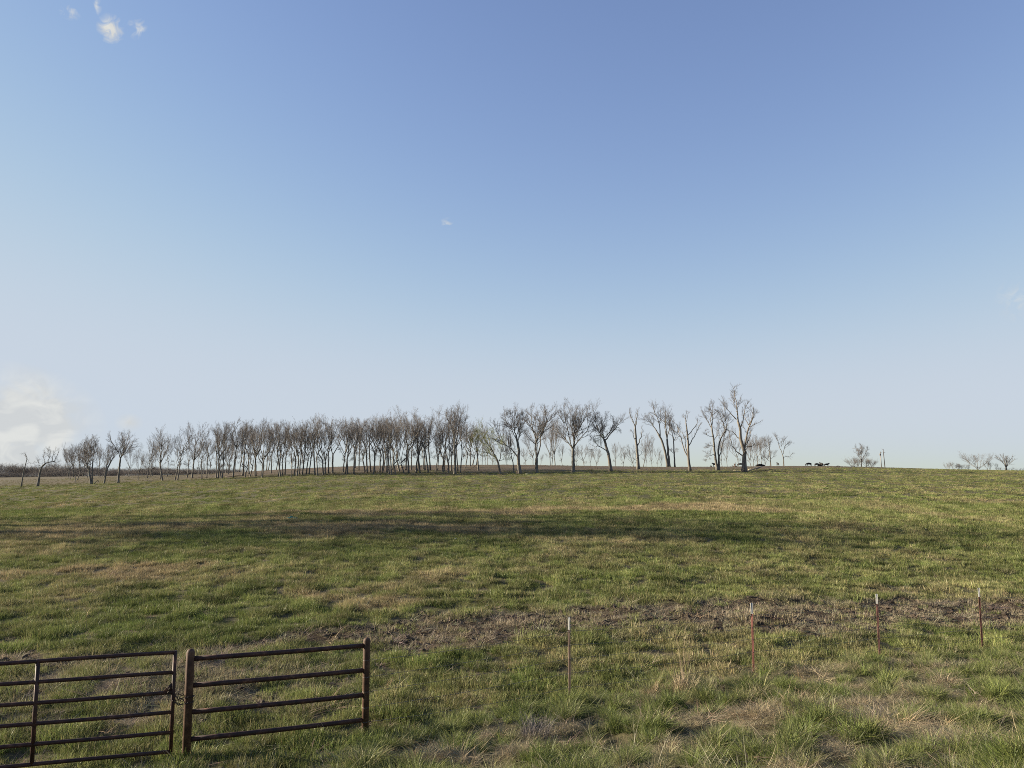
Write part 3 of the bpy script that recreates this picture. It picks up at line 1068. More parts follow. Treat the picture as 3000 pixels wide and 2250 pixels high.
# --- lone trees and leaning ones, each after its own limbs
traced('bent_sapling', (62, 1427), [([(62, 1427), (66, 1383), (73, 1350), (72, 1340), (67, 1331)], 3.2, .8)], [([(73, 1350), (72, 1342), (67, 1331)], 1.2, .4), ([(72, 1362), (82, 1358), (92, 1361)], .9, .3)],
       'thin bent dead sapling with a drooping tip at the field edge', 1, dens=.35, kt=1, spread=.5, extra=0)
traced('crooked_tree', (110, 1425), [([(110, 1425), (115, 1383), (120, 1368), (130, 1358)], 5.5, 3.6)],
       [([(130, 1358), (149, 1353), (160, 1346), (168, 1322)], 3.4, .8), ([(118, 1372), (113, 1360), (110, 1346)], 1.8, .5), ([(128, 1360), (122, 1345), (124, 1325)], 1.8, .5), ([(136, 1356), (141, 1335), (138, 1316)], 1.8, .5), ([(148, 1353), (150, 1335), (156, 1320)], 1.6, .4), ([(150, 1353), (160, 1356), (168, 1353)], 1.2, .4)],
       'crooked bare tree whose trunk bends sideways, apart from the grove', 2, dens=.5, kt=2, spread=.6, extra=1)
traced('multi_stem_tree', (268, 1418), [([(268, 1418), (258, 1380), (250, 1360)], 5, 3), ([(270, 1418), (268, 1370), (268, 1345)], 4, 2.5), ([(272, 1417), (285, 1408), (290, 1414)], 1.6, 1)],
       [([(250, 1360), (244, 1340), (238, 1310), (240, 1295)], 2.6, .6), ([(252, 1365), (254, 1330), (252, 1284)], 2.6, .6), ([(260, 1385), (262, 1340), (262, 1296)], 2.2, .6), ([(268, 1350), (272, 1320), (272, 1294)], 2.2, .6), ([(256, 1375), (246, 1360), (236, 1345)], 1.6, .5)],
       'dense dark many-stemmed bare tree at the thin end of the grove', 3, dens=1.25, extra=2)
traced('leaning_tree', (304, 1417), [([(304, 1417), (312, 1375), (325, 1345)], 4, 2.6)], [([(325, 1345), (335, 1325), (341, 1305)], 2.4, .6), ([(318, 1360), (322, 1330), (322, 1305)], 1.6, .5), ([(312, 1376), (305, 1350), (300, 1320)], 1.5, .5)],
       'slim bare tree leaning hard towards its taller neighbour', 4, dens=.6, kt=2, extra=1)
traced('fan_crown_tree', (346, 1415), [([(346, 1415), (347, 1375), (349, 1345)], 5.5, 4)],
       [([(349, 1345), (343, 1325), (330, 1300), (325, 1285)], 2.8, .6), ([(349, 1345), (350, 1320), (351, 1268)], 2.6, .6), ([(350, 1343), (359, 1318), (362, 1276)], 2.6, .6), ([(351, 1340), (365, 1318), (378, 1290)], 2.4, .6), ([(349, 1350), (356, 1325), (370, 1275)], 2.2, .6)],
       'lone straight bare tree with a wide fan crown, near the thin end', 5, dens=.9, extra=2)
traced('forked_tree', (477, 1409), [([(477, 1409), (471, 1385), (466, 1358)], 4.5, 3)], [([(466, 1358), (455, 1345), (446, 1330)], 2, .6), ([(469, 1375), (467, 1330), (466, 1300), (472, 1269)], 2.6, .6), ([(467, 1360), (478, 1320), (484, 1285)], 2, .6)],
       'slim bare tree with a low side branch, leaning at the grove edge', 6, dens=.9, extra=2)
traced('fork_trunk_tree', (974, 1387), [([(974, 1387), (974, 1360), (974, 1333)], 4.6, 3.6)],
       [([(974, 1333), (967, 1300), (962, 1262), (955, 1240)], 2.6, .6), ([(974, 1333), (988, 1305), (995, 1285), (1003, 1270), (988, 1230)], 3, .6), ([(992, 1290), (1002, 1262), (1012, 1245)], 2, .6), ([(995, 1284), (983, 1265), (978, 1240)], 1.8, .5)],
       'bare tree with a clear Y-shaped fork in a gap of the grove', 7, dens=.9, extra=1)
traced('broad_grove_tree', (1333, 1389), [([(1333, 1389), (1332, 1340), (1331, 1300)], 6.5, 4.6)],
       [([(1331, 1300), (1322, 1262), (1308, 1225), (1303, 1205)], 3, .7), ([(1331, 1300), (1328, 1250), (1328, 1200)], 3, .7), ([(1331, 1305), (1340, 1260), (1345, 1194)], 3, .7), ([(1332, 1310), (1352, 1270), (1366, 1215)], 3, .7), ([(1333, 1315), (1356, 1285), (1380, 1262)], 2.4, .6)],
       'tall broad-crowned bare tree ending the dense part of the grove', 8, dens=1.1, extra=3)
traced('pale_forked_tree', (1313, 1386), [([(1313, 1386), (1313, 1360), (1308, 1335)], 5, 3)], [([(1308, 1335), (1300, 1310), (1290, 1275), (1287, 1250)], 2.2, .6), ([(1313, 1350), (1318, 1310), (1314, 1265)], 2.2, .6), ([(1314, 1352), (1324, 1325), (1330, 1290)], 1.8, .5)],
       'short pale-trunked forked tree beside the broad grove tree', 9, bark=M_PALEBARK, dens=.8, extra=1)
traced('budding_tree', (1402, 1378), [([(1402, 1378), (1399, 1345), (1396, 1315)], 4, 2.4)], [([(1396, 1315), (1390, 1290), (1388, 1262)], 2, .5), ([(1397, 1320), (1402, 1285), (1408, 1240)], 2, .5), ([(1396, 1325), (1382, 1305), (1372, 1280)], 1.8, .5), ([(1399, 1340), (1410, 1310), (1416, 1280)], 1.6, .5)],
       'small tree with yellow-green budding twigs beside the grove', 10, twig=M_TWIGGREEN, dens=.8, extra=2)
traced('leaning_budding_tree', (1466, 1391), [([(1466, 1391), (1462, 1368), (1457, 1350), (1448, 1332)], 6, 4)],
       [([(1448, 1332), (1440, 1318), (1422, 1293), (1409, 1262)], 3, .7), ([(1446, 1328), (1430, 1300), (1428, 1260)], 2, .6), ([(1452, 1340), (1430, 1330), (1400, 1322)], 2.2, .6), ([(1462, 1352), (1469, 1318), (1473, 1285)], 2.6, .6), ([(1440, 1318), (1445, 1290), (1440, 1262)], 2, .5), ([(1462, 1350), (1478, 1346), (1492, 1344)], 1.5, .5)],
       'leaning bare tree with greenish twigs on its left limbs', 11, bark=M_PALEBARK, twig=M_TWIGGREEN, dens=.9, extra=2)
traced('dark_crowned_tree', (1524, 1388), [([(1524, 1388), (1519, 1350), (1519, 1311), (1512, 1280)], 9, 5)],
       [([(1512, 1280), (1507, 1252), (1512, 1202)], 3.6, .8), ([(1518, 1342), (1500, 1318), (1478, 1302), (1458, 1275), (1446, 1240)], 4.4, .8), ([(1512, 1285), (1500, 1262), (1482, 1235), (1478, 1215)], 3, .7), ([(1516, 1300), (1525, 1270), (1534, 1240)], 2.6, .6), ([(1508, 1258), (1520, 1235), (1526, 1215)], 2.4, .6), ([(1480, 1303), (1465, 1300), (1450, 1290)], 2.2, .5), ([(1507, 1262), (1492, 1252), (1474, 1250)], 2.2, .5), ([(1508, 1256), (1498, 1225), (1494, 1210)], 2.2, .5), ([(1516, 1325), (1490, 1330), (1472, 1318)], 2.2, .6)],
       'dark bare tree with a dense gnarled crown and one long low limb', 12, dens=1.5, extra=3)
traced('slim_leaning_tree', (1506, 1386), [([(1506, 1386), (1504, 1362), (1498, 1335)], 3, 2)], [([(1498, 1335), (1492, 1310), (1490, 1285)], 1.6, .5), ([(1502, 1352), (1508, 1325), (1506, 1300)], 1.4, .5), ([(1500, 1345), (1490, 1330), (1482, 1318)], 1.3, .4)],
       'slim bare stem leaning beside the dark gnarled tree', 13, dens=.6, extra=1)
traced('twin_stem_tree', (1572, 1386), [([(1572, 1386), (1572, 1362), (1572, 1342)], 8.5, 7)],
       [([(1572, 1344), (1569, 1310), (1569, 1270), (1550, 1243), (1540, 1222)], 4.6, .8), ([(1569, 1285), (1560, 1255), (1558, 1225), (1556, 1190)], 3, .7), ([(1572, 1344), (1583, 1315), (1585, 1277), (1597, 1252), (1603, 1228), (1617, 1194)], 5, .8), ([(1572, 1320), (1576, 1285), (1588, 1265), (1596, 1250)], 3.2, 1), ([(1597, 1252), (1600, 1225), (1596, 1195)], 2.6, .6), ([(1600, 1240), (1615, 1228), (1628, 1218)], 2.2, .6), ([(1594, 1258), (1580, 1232), (1574, 1215)], 2.2, .6), ([(1590, 1250), (1580, 1248), (1568, 1254)], 1.8, .5), ([(1554, 1248), (1542, 1238), (1532, 1226)], 2, .5)],
       'tall bare tree forking low into two stems with twin crowns', 14, dens=1.1, extra=3)
traced('vase_shaped_tree', (1679, 1383), [([(1679, 1383), (1680, 1345), (1679, 1316)], 9.5, 7)],
       [([(1678, 1316), (1670, 1302), (1659, 1286), (1639, 1263), (1631, 1243)], 3.8, .7), ([(1679, 1314), (1671, 1300), (1661, 1254), (1652, 1225), (1650, 1190)], 4, .7), ([(1681, 1310), (1682, 1284), (1675, 1243), (1673, 1188)], 4, .7), ([(1682, 1308), (1686, 1275), (1702, 1243), (1707, 1198)], 4, .7), ([(1682, 1315), (1690, 1297), (1718, 1263), (1734, 1220), (1738, 1200)], 4, .7), ([(1684, 1290), (1688, 1250), (1690, 1200)], 3, .7), ([(1696, 1256), (1716, 1225), (1722, 1198)], 2.8, .6), ([(1655, 1240), (1642, 1222), (1636, 1206)], 2.4, .6)],
       'large vase-shaped bare tree with a broad spreading crown on the crest', 15, bark=None, dens=1.15, extra=4)
traced('mistletoe_tree', (1790, 1382), [([(1790, 1382), (1785, 1342), (1778, 1312), (1771, 1288)], 8.5, 5.5)],
       [([(1771, 1288), (1760, 1273), (1749, 1260), (1732, 1248)], 4, .7), ([(1758, 1270), (1768, 1248), (1778, 1218)], 3.2, .7), ([(1754, 1264), (1748, 1240), (1748, 1214)], 3, .7), ([(1774, 1291), (1790, 1273), (1810, 1248), (1822, 1230)], 4, .7), ([(1773, 1284), (1790, 1262), (1800, 1228)], 3, .7), ([(1780, 1323), (1765, 1314), (1751, 1309), (1739, 1317), (1726, 1324)], 3, .6), ([(1764, 1276), (1745, 1280), (1732, 1292)], 2.2, .5), ([(1748, 1258), (1735, 1238), (1728, 1225)], 2.4, .5), ([(1806, 1254), (1815, 1255), (1808, 1270)], 1.6, .4)],
       'leaning bare tree with one low limb and green growth in its crown', 16, bark=M_PALEBARK, dens=1.05, extra=3)
traced('broken_top_tree', (1870, 1375), [([(1870, 1375), (1868, 1325), (1864, 1276), (1863, 1252)], 8, 4)],
       [([(1863, 1252), (1856, 1236), (1847, 1212), (1845, 1199)], 3, .8), ([(1863, 1254), (1866, 1236), (1871, 1208), (1873, 1200)], 3, .8), ([(1869, 1306), (1876, 1285), (1880, 1272), (1879, 1252)], 3, 1.2), ([(1862, 1288), (1855, 1273), (1850, 1262)], 2.4, .8), ([(1857, 1238), (1852, 1222), (1852, 1206)], 1.6, .5), ([(1867, 1350), (1856, 1344), (1845, 1332)], 1.8, .5), ([(1869, 1338), (1880, 1330), (1884, 1318)], 1.5, .5)],
       'tall narrow half-dead tree with stubby broken limbs', 17, dens=.45, kt=2, spread=.45, extra=1)
traced('twin_trunk_tree', (1959, 1367), [([(1957, 1367), (1951, 1333), (1941, 1293), (1930, 1270)], 7, 4.5), ([(1961, 1367), (1959, 1325), (1956, 1286)], 6.5, 4.5)],
       [([(1930, 1270), (1912, 1241), (1900, 1232), (1888, 1226)], 3.2, .6), ([(1936, 1278), (1933, 1236), (1920, 1205), (1919, 1194)], 3.4, .7), ([(1925, 1262), (1915, 1240), (1906, 1215)], 2.6, .6), ([(1956, 1286), (1951, 1244), (1949, 1220), (1941, 1196)], 3.4, .7), ([(1956, 1285), (1966, 1257), (1968, 1231), (1970, 1220)], 3.2, .6), ([(1951, 1245), (1960, 1228), (1964, 1215)], 2.2, .5), ([(1934, 1240), (1941, 1220), (1938, 1202)], 2.4, .6)],
       'tall bare tree of two trunks spreading apart from one foot', 18, dens=1.0, extra=2)
traced('slim_pale_tree', (1977, 1367), [([(1977, 1367), (1976, 1325), (1975, 1290)], 4.2, 2.6)], [([(1975, 1290), (1968, 1262), (1964, 1240)], 2, .5), ([(1975, 1290), (1980, 1262), (1976, 1232)], 2, .5), ([(1976, 1292), (1986, 1268), (1990, 1245)], 1.8, .5), ([(1976, 1329), (1968, 1322), (1962, 1317)], 1.5, .4)],
       'slim straight bare tree right beside the twin-trunked tree', 19, dens=.8, extra=2)
traced('snag_tree', (2022, 1379), [([(2022, 1379), (2018, 1345), (2018, 1305), (2017, 1273), (2013, 1240)], 7.5, 3)],
       [([(2013, 1240), (2012, 1224), (2017, 1205)], 2.4, .7), ([(2014, 1236), (2020, 1218), (2022, 1206)], 1.6, .5), ([(2013, 1228), (2008, 1222), (2005, 1218)], 1.4, .5), ([(2017, 1340), (2006, 1309), (2002, 1282), (1986, 1264), (1968, 1247)], 4, .7), ([(2002, 1284), (1990, 1280), (1978, 1292)], 2, .5), ([(1992, 1270), (1988, 1250), (1978, 1234)], 2.2, .5), ([(2020, 1306), (2038, 1273), (2057, 1240)], 2.8, 1.2), ([(2019, 1275), (2037, 1255), (2046, 1240), (2047, 1227)], 2.4, .9), ([(2004, 1286), (2008, 1280), (2014, 1279)], 1.6, .5)],
       'half-dead bare tree with pale foot and long bare upswept limbs', 20, bark=M_PALEBARK, dens=.5, kt=2, spread=.55, extra=1)
traced('two_stem_crest_tree', (2104, 1378), [([(2103, 1378), (2096, 1336), (2093, 1291), (2088, 1246)], 7.5, 3.6), ([(2106, 1378), (2107, 1340), (2106, 1318), (2116, 1282), (2131, 1260)], 5.5, 3)],
       [([(2088, 1246), (2083, 1220), (2077, 1187)], 2.6, .6), ([(2089, 1248), (2091, 1218), (2089, 1184)], 2.6, .6), ([(2088, 1255), (2078, 1230), (2064, 1205)], 2.4, .5), ([(2091, 1280), (2074, 1276), (2067, 1264)], 2, .5), ([(2095, 1330), (2076, 1336), (2066, 1350)], 2.2, .5), ([(2094, 1290), (2104, 1270), (2106, 1240)], 2, .5), ([(2131, 1260), (2126, 1212), (2124, 1180)], 2.4, .6), ([(2131, 1260), (2138, 1235), (2142, 1215)], 2.2, .6), ([(2130, 1262), (2116, 1230), (2104, 1205)], 2.2, .5), ([(2109, 1336), (2124, 1290), (2132, 1262)], 3, 1.6), ([(2094, 1310), (2084, 1306), (2070, 1312)], 1.5, .4)],
       'bare tree of two stems crossing the limbs of the tallest tree', 21, dens=.95, extra=2)
traced('tallest_tree', (2181, 1383), [([(2181, 1384), (2181, 1350), (2181, 1320), (2174, 1291), (2173, 1260), (2167, 1237)], 13, 5.5)],
       [([(2167, 1237), (2163, 1211), (2158, 1182), (2152, 1150), (2151, 1136)], 4.6, .6), ([(2163, 1208), (2172, 1185), (2176, 1168)], 2.2, .5), ([(2160, 1195), (2154, 1170), (2147, 1150)], 2, .5), ([(2157, 1180), (2160, 1160), (2163, 1144)], 2, .5), ([(2183, 1318), (2188, 1290), (2189, 1262), (2196, 1248), (2199, 1220), (2201, 1198)], 5.5, 1.6), ([(2197, 1246), (2212, 1222), (2220, 1208)], 3, .6), ([(2173, 1255), (2180, 1225), (2184, 1200), (2194, 1178)], 3.4, .7), ([(2173, 1293), (2158, 1270), (2137, 1260)], 3.6, 1.4), ([(2162, 1230), (2142, 1210), (2130, 1196), (2120, 1185)], 3, .6), ([(2177, 1336), (2158, 1318), (2149, 1292), (2147, 1262)], 3.4, .7), ([(2189, 1310), (2205, 1307), (2222, 1303)], 3, 1.2), ([(2190, 1304), (2202, 1280), (2204, 1262)], 3, 1.0), ([(2190, 1268), (2182, 1250), (2180, 1235)], 2.2, .6)],
       'tallest bare tree, thick-trunked and broken-limbed, beside the fallen logs', 22, bark=M_PALEBARK, dens=.85, kt=3, spread=.75, extra=2)
traced('young_crest_tree', (2258, 1366), [([(2258, 1366), (2257, 1340), (2256, 1326)], 3, 2)], [([(2256, 1326), (2246, 1305), (2241, 1290)], 1.5, .4), ([(2256, 1326), (2260, 1302), (2266, 1285)], 1.5, .4), ([(2257, 1330), (2256, 1300), (2255, 1284)], 1.5, .4), ([(2258, 1345), (2268, 1335), (2274, 1325)], 1.2, .4), ([(2257, 1352), (2246, 1345), (2240, 1338)], 1.2, .4)],
       'small rounded bare tree on the crest between the cows', 23, Y=290, dens=.8, kt=2, extra=2)
traced('crooked_crest_tree', (2296, 1365), [([(2296, 1365), (2296, 1345), (2294, 1334)], 3.2, 2.2)], [([(2294, 1334), (2288, 1305), (2283, 1282), (2284, 1276)], 2, .5), ([(2296, 1330), (2304, 1305), (2320, 1301)], 1.8, .4), ([(2296, 1340), (2308, 1338), (2321, 1335), (2329, 1328)], 1.5, .4), ([(2290, 1310), (2298, 1292), (2304, 1282)], 1.3, .4), ([(2286, 1300), (2278, 1288), (2276, 1278)], 1.2, .4), ([(2302, 1308), (2314, 1296), (2324, 1298)], 1.2, .4)],
       'small crooked bare tree standing last on the open crest', 24, Y=290, dens=.7, kt=2, spread=.8, extra=1)
traced('scrub_ringed_tree', (2524, 1370), [([(2524, 1370), (2524, 1345)], 3, 2.4)], [([(2524, 1345), (2520, 1325), (2516, 1308)], 1.6, .4), ([(2524, 1345), (2527, 1325), (2529, 1306)], 1.6, .4), ([(2525, 1348), (2535, 1330), (2542, 1314)], 1.4, .4), ([(2524, 1350), (2515, 1335), (2512, 1322)], 1.2, .4), ([(2525, 1350), (2534, 1342), (2543, 1330)], 1.2, .4)],
       'lone bare tree ringed with scrub beside the two utility poles', 25, Y=330, dens=.9, extra=2)
for i, (px, top, wd) in enumerate(((2497, 1346, 1.6), (2506, 1340, 1.2), (2514, 1338, 1.3), (2536, 1340, 1.4), (2546, 1346, 1.5), (2556, 1348, 1.6))):
    stand('scrub_bush', BUSHY, i % 3, px, 1372, px + rt.uniform(-3, 3), top, 'low grey scrub bush around the lone tree near the poles', 'scrub bushes round the lone tree', Y=331 + 2 * (i % 3), wide=wd)
FAR = [(2779, 1376, 2777, 1354, BUSHY, 0, .9), (2795, 1377, 2796, 1355, TALL, 2, 1.6), (2806, 1378, 2805, 1358, TALL, 4, 1.4), (2812, 1378, 2813, 1359, TALL, 0, 1.4), (2819, 1378, 2818, 1360, TALL, 3, 1.5),
       (2838, 1379, 2835, 1358, BUSHY, 2, 1.2), (2892, 1380, 2891, 1352, TALL, 2, 1.1), (2901, 1380, 2902, 1352, TALL, 4, .9), (2919, 1380, 2918, 1356, TALL, 5, 1.0), (2990, 1381, 2990, 1371, BUSHY, 1, 1.5), (2926, 1381, 2926, 1368, BUSHY, 0, 1.4), (2958, 1381, 2958, 1370, BUSHY, 1, 1.6)]
for bx, by, tx, ty, lib, idx, wd in FAR:
    stand('distant_tree', lib, idx, bx, by, tx, ty, 'small distant bare tree low over the far end of the crest', 'distant trees past the far end of the crest', Y=430, wide=wd)
stand('distant_thicket_tree', BUSHY, 0, 2868, 1379, 2869, 1326, 'dense bushy distant tree, tallest past the far end of the crest', None, Y=430, wide=1.5)
traced('distant_fan_tree', (2948, 1379), [([(2948, 1379), (2948, 1368)], 4, 3.4)], [([(2947, 1368), (2935, 1352), (2918, 1342)], 1.8, .5), ([(2948, 1368), (2940, 1348), (2930, 1335)], 1.8, .5), ([(2948, 1368), (2946, 1348), (2942, 1333)], 1.8, .5), ([(2948, 1368), (2951, 1348), (2955, 1333)], 1.8, .5), ([(2949, 1368), (2958, 1350), (2967, 1336)], 1.8, .5), ([(2949, 1369), (2962, 1355), (2975, 1345)], 1.8, .5)],
       'distant fan-shaped bare tree with a flat rounded top', 27, Y=430, dens=1.1, spread=.6, kt=3, extra=4, depth=.5)

# far wood line beyond the low ground on the left: one mass of bushes and trees
def gn_instances(name, coll, pts, idx, rot, scl, tint, label, mat_unused=None):
    me = bpy.data.meshes.new(name)
    n = len(pts)
    me.vertices.add(n)
    me.vertices.foreach_set('co', np.asarray(pts, np.float32).ravel())
    for nm, ty, arr, key in (('idx', 'INT', idx, 'value'), ('rot', 'FLOAT_VECTOR', rot, 'vector'), ('scl', 'FLOAT_VECTOR', scl, 'vector')):
        a = me.attributes.new(nm, ty, 'POINT')
        a.data.foreach_set(key, np.asarray(arr, np.int32 if ty == 'INT' else np.float32).ravel())
    if tint is not None:
        a = me.attributes.new('tint', 'FLOAT_COLOR', 'POINT')
        a.data.foreach_set('color', np.concatenate([tint, np.ones((n, 1))], 1).astype(np.float32).ravel())
    o = obj(name, me)
    ng = bpy.data.node_groups.new(name, 'GeometryNodeTree')
    ng.interface.new_socket('Geometry', in_out='INPUT', socket_type='NodeSocketGeometry')
    ng.interface.new_socket('Geometry', in_out='OUTPUT', socket_type='NodeSocketGeometry')
    N, Lk = ng.nodes, ng.links
    gi, go = N.new('NodeGroupInput'), N.new('NodeGroupOutput')
    iop = N.new('GeometryNodeInstanceOnPoints')
    ci = N.new('GeometryNodeCollectionInfo')
    ci.inputs['Collection'].default_value = coll
    ci.inputs['Separate Children'].default_value = True
    ci.inputs['Reset Children'].default_value = True

    def na(nm, dt):
        q = N.new('GeometryNodeInputNamedAttribute')
        q.data_type = dt
        q.inputs['Name'].default_value = nm
        return q.outputs['Attribute']
    e2r = N.new('FunctionNodeEulerToRotation')
    Lk.new(na('rot', 'FLOAT_VECTOR'), e2r.inputs[0])
    Lk.new(gi.outputs[0], iop.inputs['Points'])
    Lk.new(ci.outputs[0], iop.inputs['Instance'])
    iop.inputs['Pick Instance'].default_value = True
    Lk.new(na('idx', 'INT'), iop.inputs['Instance Index'])
    Lk.new(e2r.outputs[0], iop.inputs['Rotation'])
    Lk.new(na('scl', 'FLOAT_VECTOR'), iop.inputs['Scale'])
    Lk.new(iop.outputs[0], go.inputs[0])
    md = o.modifiers.new('scatter', 'NODES')
    md.node_group = ng
    tag(o, label, None, None, 'stuff')
    return o


def library(name, meshes, mat):
    c = bpy.data.collections.new(name)
    for i, m in enumerate(meshes):
        o = bpy.data.objects.new('%s_%02d' % (name, i), m)
        if mat is not None and not m.materials:
            m.materials.append(mat)
        c.objects.link(o)
    return c


far_lib = library('far_wood', [b[1] for b in BUSHY] + [SMALL[0][1], SMALL[1][1]], None)
rf = np.random.RandomState(5)
fp, fi, fr, fs = [], [], [], []
for k in range(300):
    px = rf.uniform(-330, 720)
    Y = rf.uniform(470, 560)
    if px > 500:
        Y += 60
    u = ray(px, 1390)[0]
    x, y = u * Y, Y
    hgt = 4.8 + 2.2 * rf.rand() + 1.6 * max(0, float(noise2(px / 60.0, 3.3))) * 2
    if px < 40 or 130 < px < 175:
        hgt *= rf.uniform(1.0, 1.9)
    fp.append(on_ground(x, y, hgt * 0.3))
    fi.append(rf.randint(5) if rf.rand() < .5 else rf.randint(3))
    fr.append((0, 0, rf.uniform(0, 6.28)))
    w_ = hgt / 14.0
    fs.append((w_ * 1.7, w_ * 1.7, w_))
for k in range(240):
    px = rf.uniform(-330, 640)
    Y = rf.uniform(440, 470)
    hgt = rf.uniform(4.0, 5.8)
    fp.append(on_ground(ray(px, 1390)[0] * Y, Y, hgt * .5))
    fi.append(rf.randint(3))
    fr.append((0, 0, rf.uniform(0, 6.28)))
    fs.append((hgt / 14 * 2.0, hgt / 14 * 2.0, hgt / 14))
gn_instances('distant_woodland', far_lib, np.array(fp), fi, fr, fs, None, 'dark distant line of bare woodland over the low field')

# bare trees out to the left whose long shade crosses the pasture
for i, (x, y, k, h, wd) in enumerate(((-57, 52.5, 2, 21.5, 1.3), (-61, 58.5, 5, 20.0, 1.3), (-66, 48.0, 4, 20.0, 1.4), (-72, 55.0, 0, 23.0, 1.4), (-80, 61.0, 2, 22.0, 1.4), (-86, 51.0, 5, 24.0, 1.5))):
    sc = h / 14.6
    copy_tree(_proto[(id(TALL), k)], on_ground(x, y + 5.5 + (-50 - x) * -.02), (0, 0, i * 1.9), (sc * wd, sc * wd, sc * 1.12), 'tall bare tree off at the left whose shade crosses the pasture', 'bare trees off at the left')
# tufts of green growth in the crown of one leaning tree
mt = [o for o in bpy.data.objects if o.name.startswith('mistletoe_tree')][0]
rg_ = np.random.RandomState(8)
g = Geo()
for cx_, cz_, n_ in ((1763, 1277, 60), (1756, 1288, 36), (1782, 1268, 36), (1748, 1292, 24)):
    c_ = np.array([(cx_ - 1790) * mt.location.y / FPX, 0, (1382 - cz_) * mt.location.y / FPX])
    st = c_ + rg_.randn(n_, 3) * .28
    P = polys(st, nrmz(rg_.randn(n_, 3) + [0, 0, -.3]), rg_.uniform(.5, 1.5, n_), 4, -.12, .15, rg_)
    g.add(*tubes(P, np.full((n_, 4), .016), 3))
obj('green_growth', g.mesh('green_growth'), M_TWIGGREEN, mt)
# ------------------------------------------------------------------ cattle
def skin_mesh(name, nodes, edges, sub=2):
    """one continuous body grown over a skeleton; nodes: (x, y, z, rx, ry)"""
    me = bpy.data.meshes.new(name)
    me.from_pydata([n[:3] for n in nodes], edges, [])
    o = bpy.data.objects.new(name, me)
    COL.objects.link(o)
    md = o.modifiers.new('skin', 'SKIN')
    for i, n in enumerate(nodes):
        me.skin_vertices[0].data[i].radius = (n[3], n[4])
    me.skin_vertices[0].data[0].use_root = True
    s = o.modifiers.new('sub', 'SUBSURF')
    s.levels = s.render_levels = sub
    dg = bpy.context.evaluated_depsgraph_get()
    out = bpy.data.meshes.new_from_object(o.evaluated_get(dg))
    out.name = name
    bpy.data.objects.remove(o)
    for p in out.polygons:
        p.use_smooth = True
    return out


def cow_mesh(name, head='up', lying=False):
    h = 0.0 if not lying else -0.62
    nodes = [(-0.62, 0, 1.08 + h, .30, .30), (-0.2, 0, 1.02 + h, .34, .38), (0.3, 0, 1.02 + h, .33, .38), (0.68, 0, 1.08 + h, .27, .32)]
    edges = [(0, 1), (1, 2), (2, 3)]

    def add(n, to):
        nodes.append(n)
        edges.append((to, len(nodes) - 1))
        return len(nodes) - 1
    if head == 'up':
        a = add((0.98, 0, 1.3 + h, .17, .2), 3)
        b2 = add((1.18, 0, 1.42 + h, .13, .14), a)
        add((1.5, 0, 1.28 + h, .085, .09), b2)
    else:
        a = add((1.0, 0, .95 + h, .16, .2), 3)
        b2 = add((1.26, 0, .6 + h, .12, .13), a)
        add((1.4, 0, .22 + h, .085, .09), b2)
    for s in (-.09, .09):
        add((nodes[b2][0] - .04, s * 2.6, nodes[b2][2] + .1, .035, .06), b2)
    if not lying:
        for s in (-1, 1):
            k1 = add((0.66, .19 * s, .72, .11, .12), 3)
            k2 = add((0.68, .19 * s, .42, .065, .065), k1)
            add((0.66, .19 * s, .04, .055, .055), k2)
            q1 = add((-0.62, .2 * s, .76, .14, .15), 0)
            q2 = add((-0.78, .2 * s, .48, .075, .075), q1)
            add((-0.72, .2 * s, .04, .055, .055), q2)
    else:
        for s in (-1, 1):
            k1 = add((0.75, .24 * s, .2, .1, .1), 3)
            add((0.45, .34 * s, .1, .06, .06), k1)
            q1 = add((-0.5, .3 * s, .22, .14, .14), 0)
            add((-0.1, .44 * s, .1, .06, .06), q1)
    t = add((-0.92, 0, 1.08 + h, .05, .05), 0)
    t = add((-1.0, 0, max(.12, .72 + h), .03, .03), t)
    add((-0.98, 0, max(.06, .4 + h), .045, .045), t)
    return skin_mesh(name, nodes, edges)


COWS = {'up': cow_mesh('cow_standing', 'up'), 'graze': cow_mesh('cow_grazing', 'down'), 'lie': cow_mesh('cow_lying', 'up', True)}
for m_ in COWS.values():
    m_.materials.append(M_COW)
for px, Y, kind, ang, s, label in (
        (2083, 282, 'lie', 250, .62, 'small black calf lying on the crest beside a two-stemmed tree'),
        (2095, 280, 'up', 195, .95, 'black cow standing behind the foot of the two-stemmed tree'),
        (2170, 281, 'graze', 170, .95, 'black cow with head lowered behind the tallest tree'),
        (2221, 288, 'lie', 5, 1.1, 'black cow lying on the crest behind the fallen logs, touching another'),
        (2234, 290, 'lie', 182, 1.08, 'black cow lying on the crest behind the log tips, facing another'),
        (2279, 288, 'up', 88, .95, 'single black cow seen from behind between two small crest trees'),
        (2370, 298, 'graze', 185, 1.1, 'black cow grazing apart at the edge of the herd on the open crest'),
        (2393, 300, 'graze', 10, 1.0, 'black cow with lowered head in the middle of the open-crest herd'),
        (2402, 298, 'lie', 4, 1.05, 'black cow lying low against the taller cow on the open crest'),
        (2407, 297, 'up', 100, 1.1, 'tallest black cow, seen end-on above the open-crest herd'),
        (2421, 299, 'up', 8, .95, 'black cow with raised head ending the open-crest herd')):
    x = ray(px, 1362)[0] * Y
    o = tag(obj('cow', COWS[kind]), label, 'cow', 'black cattle on the crest')
    o.location = on_ground(x, Y, 0.03)
    o.rotation_euler = (0, 0, math.radians(ang))
    o.scale = (s, s, s)

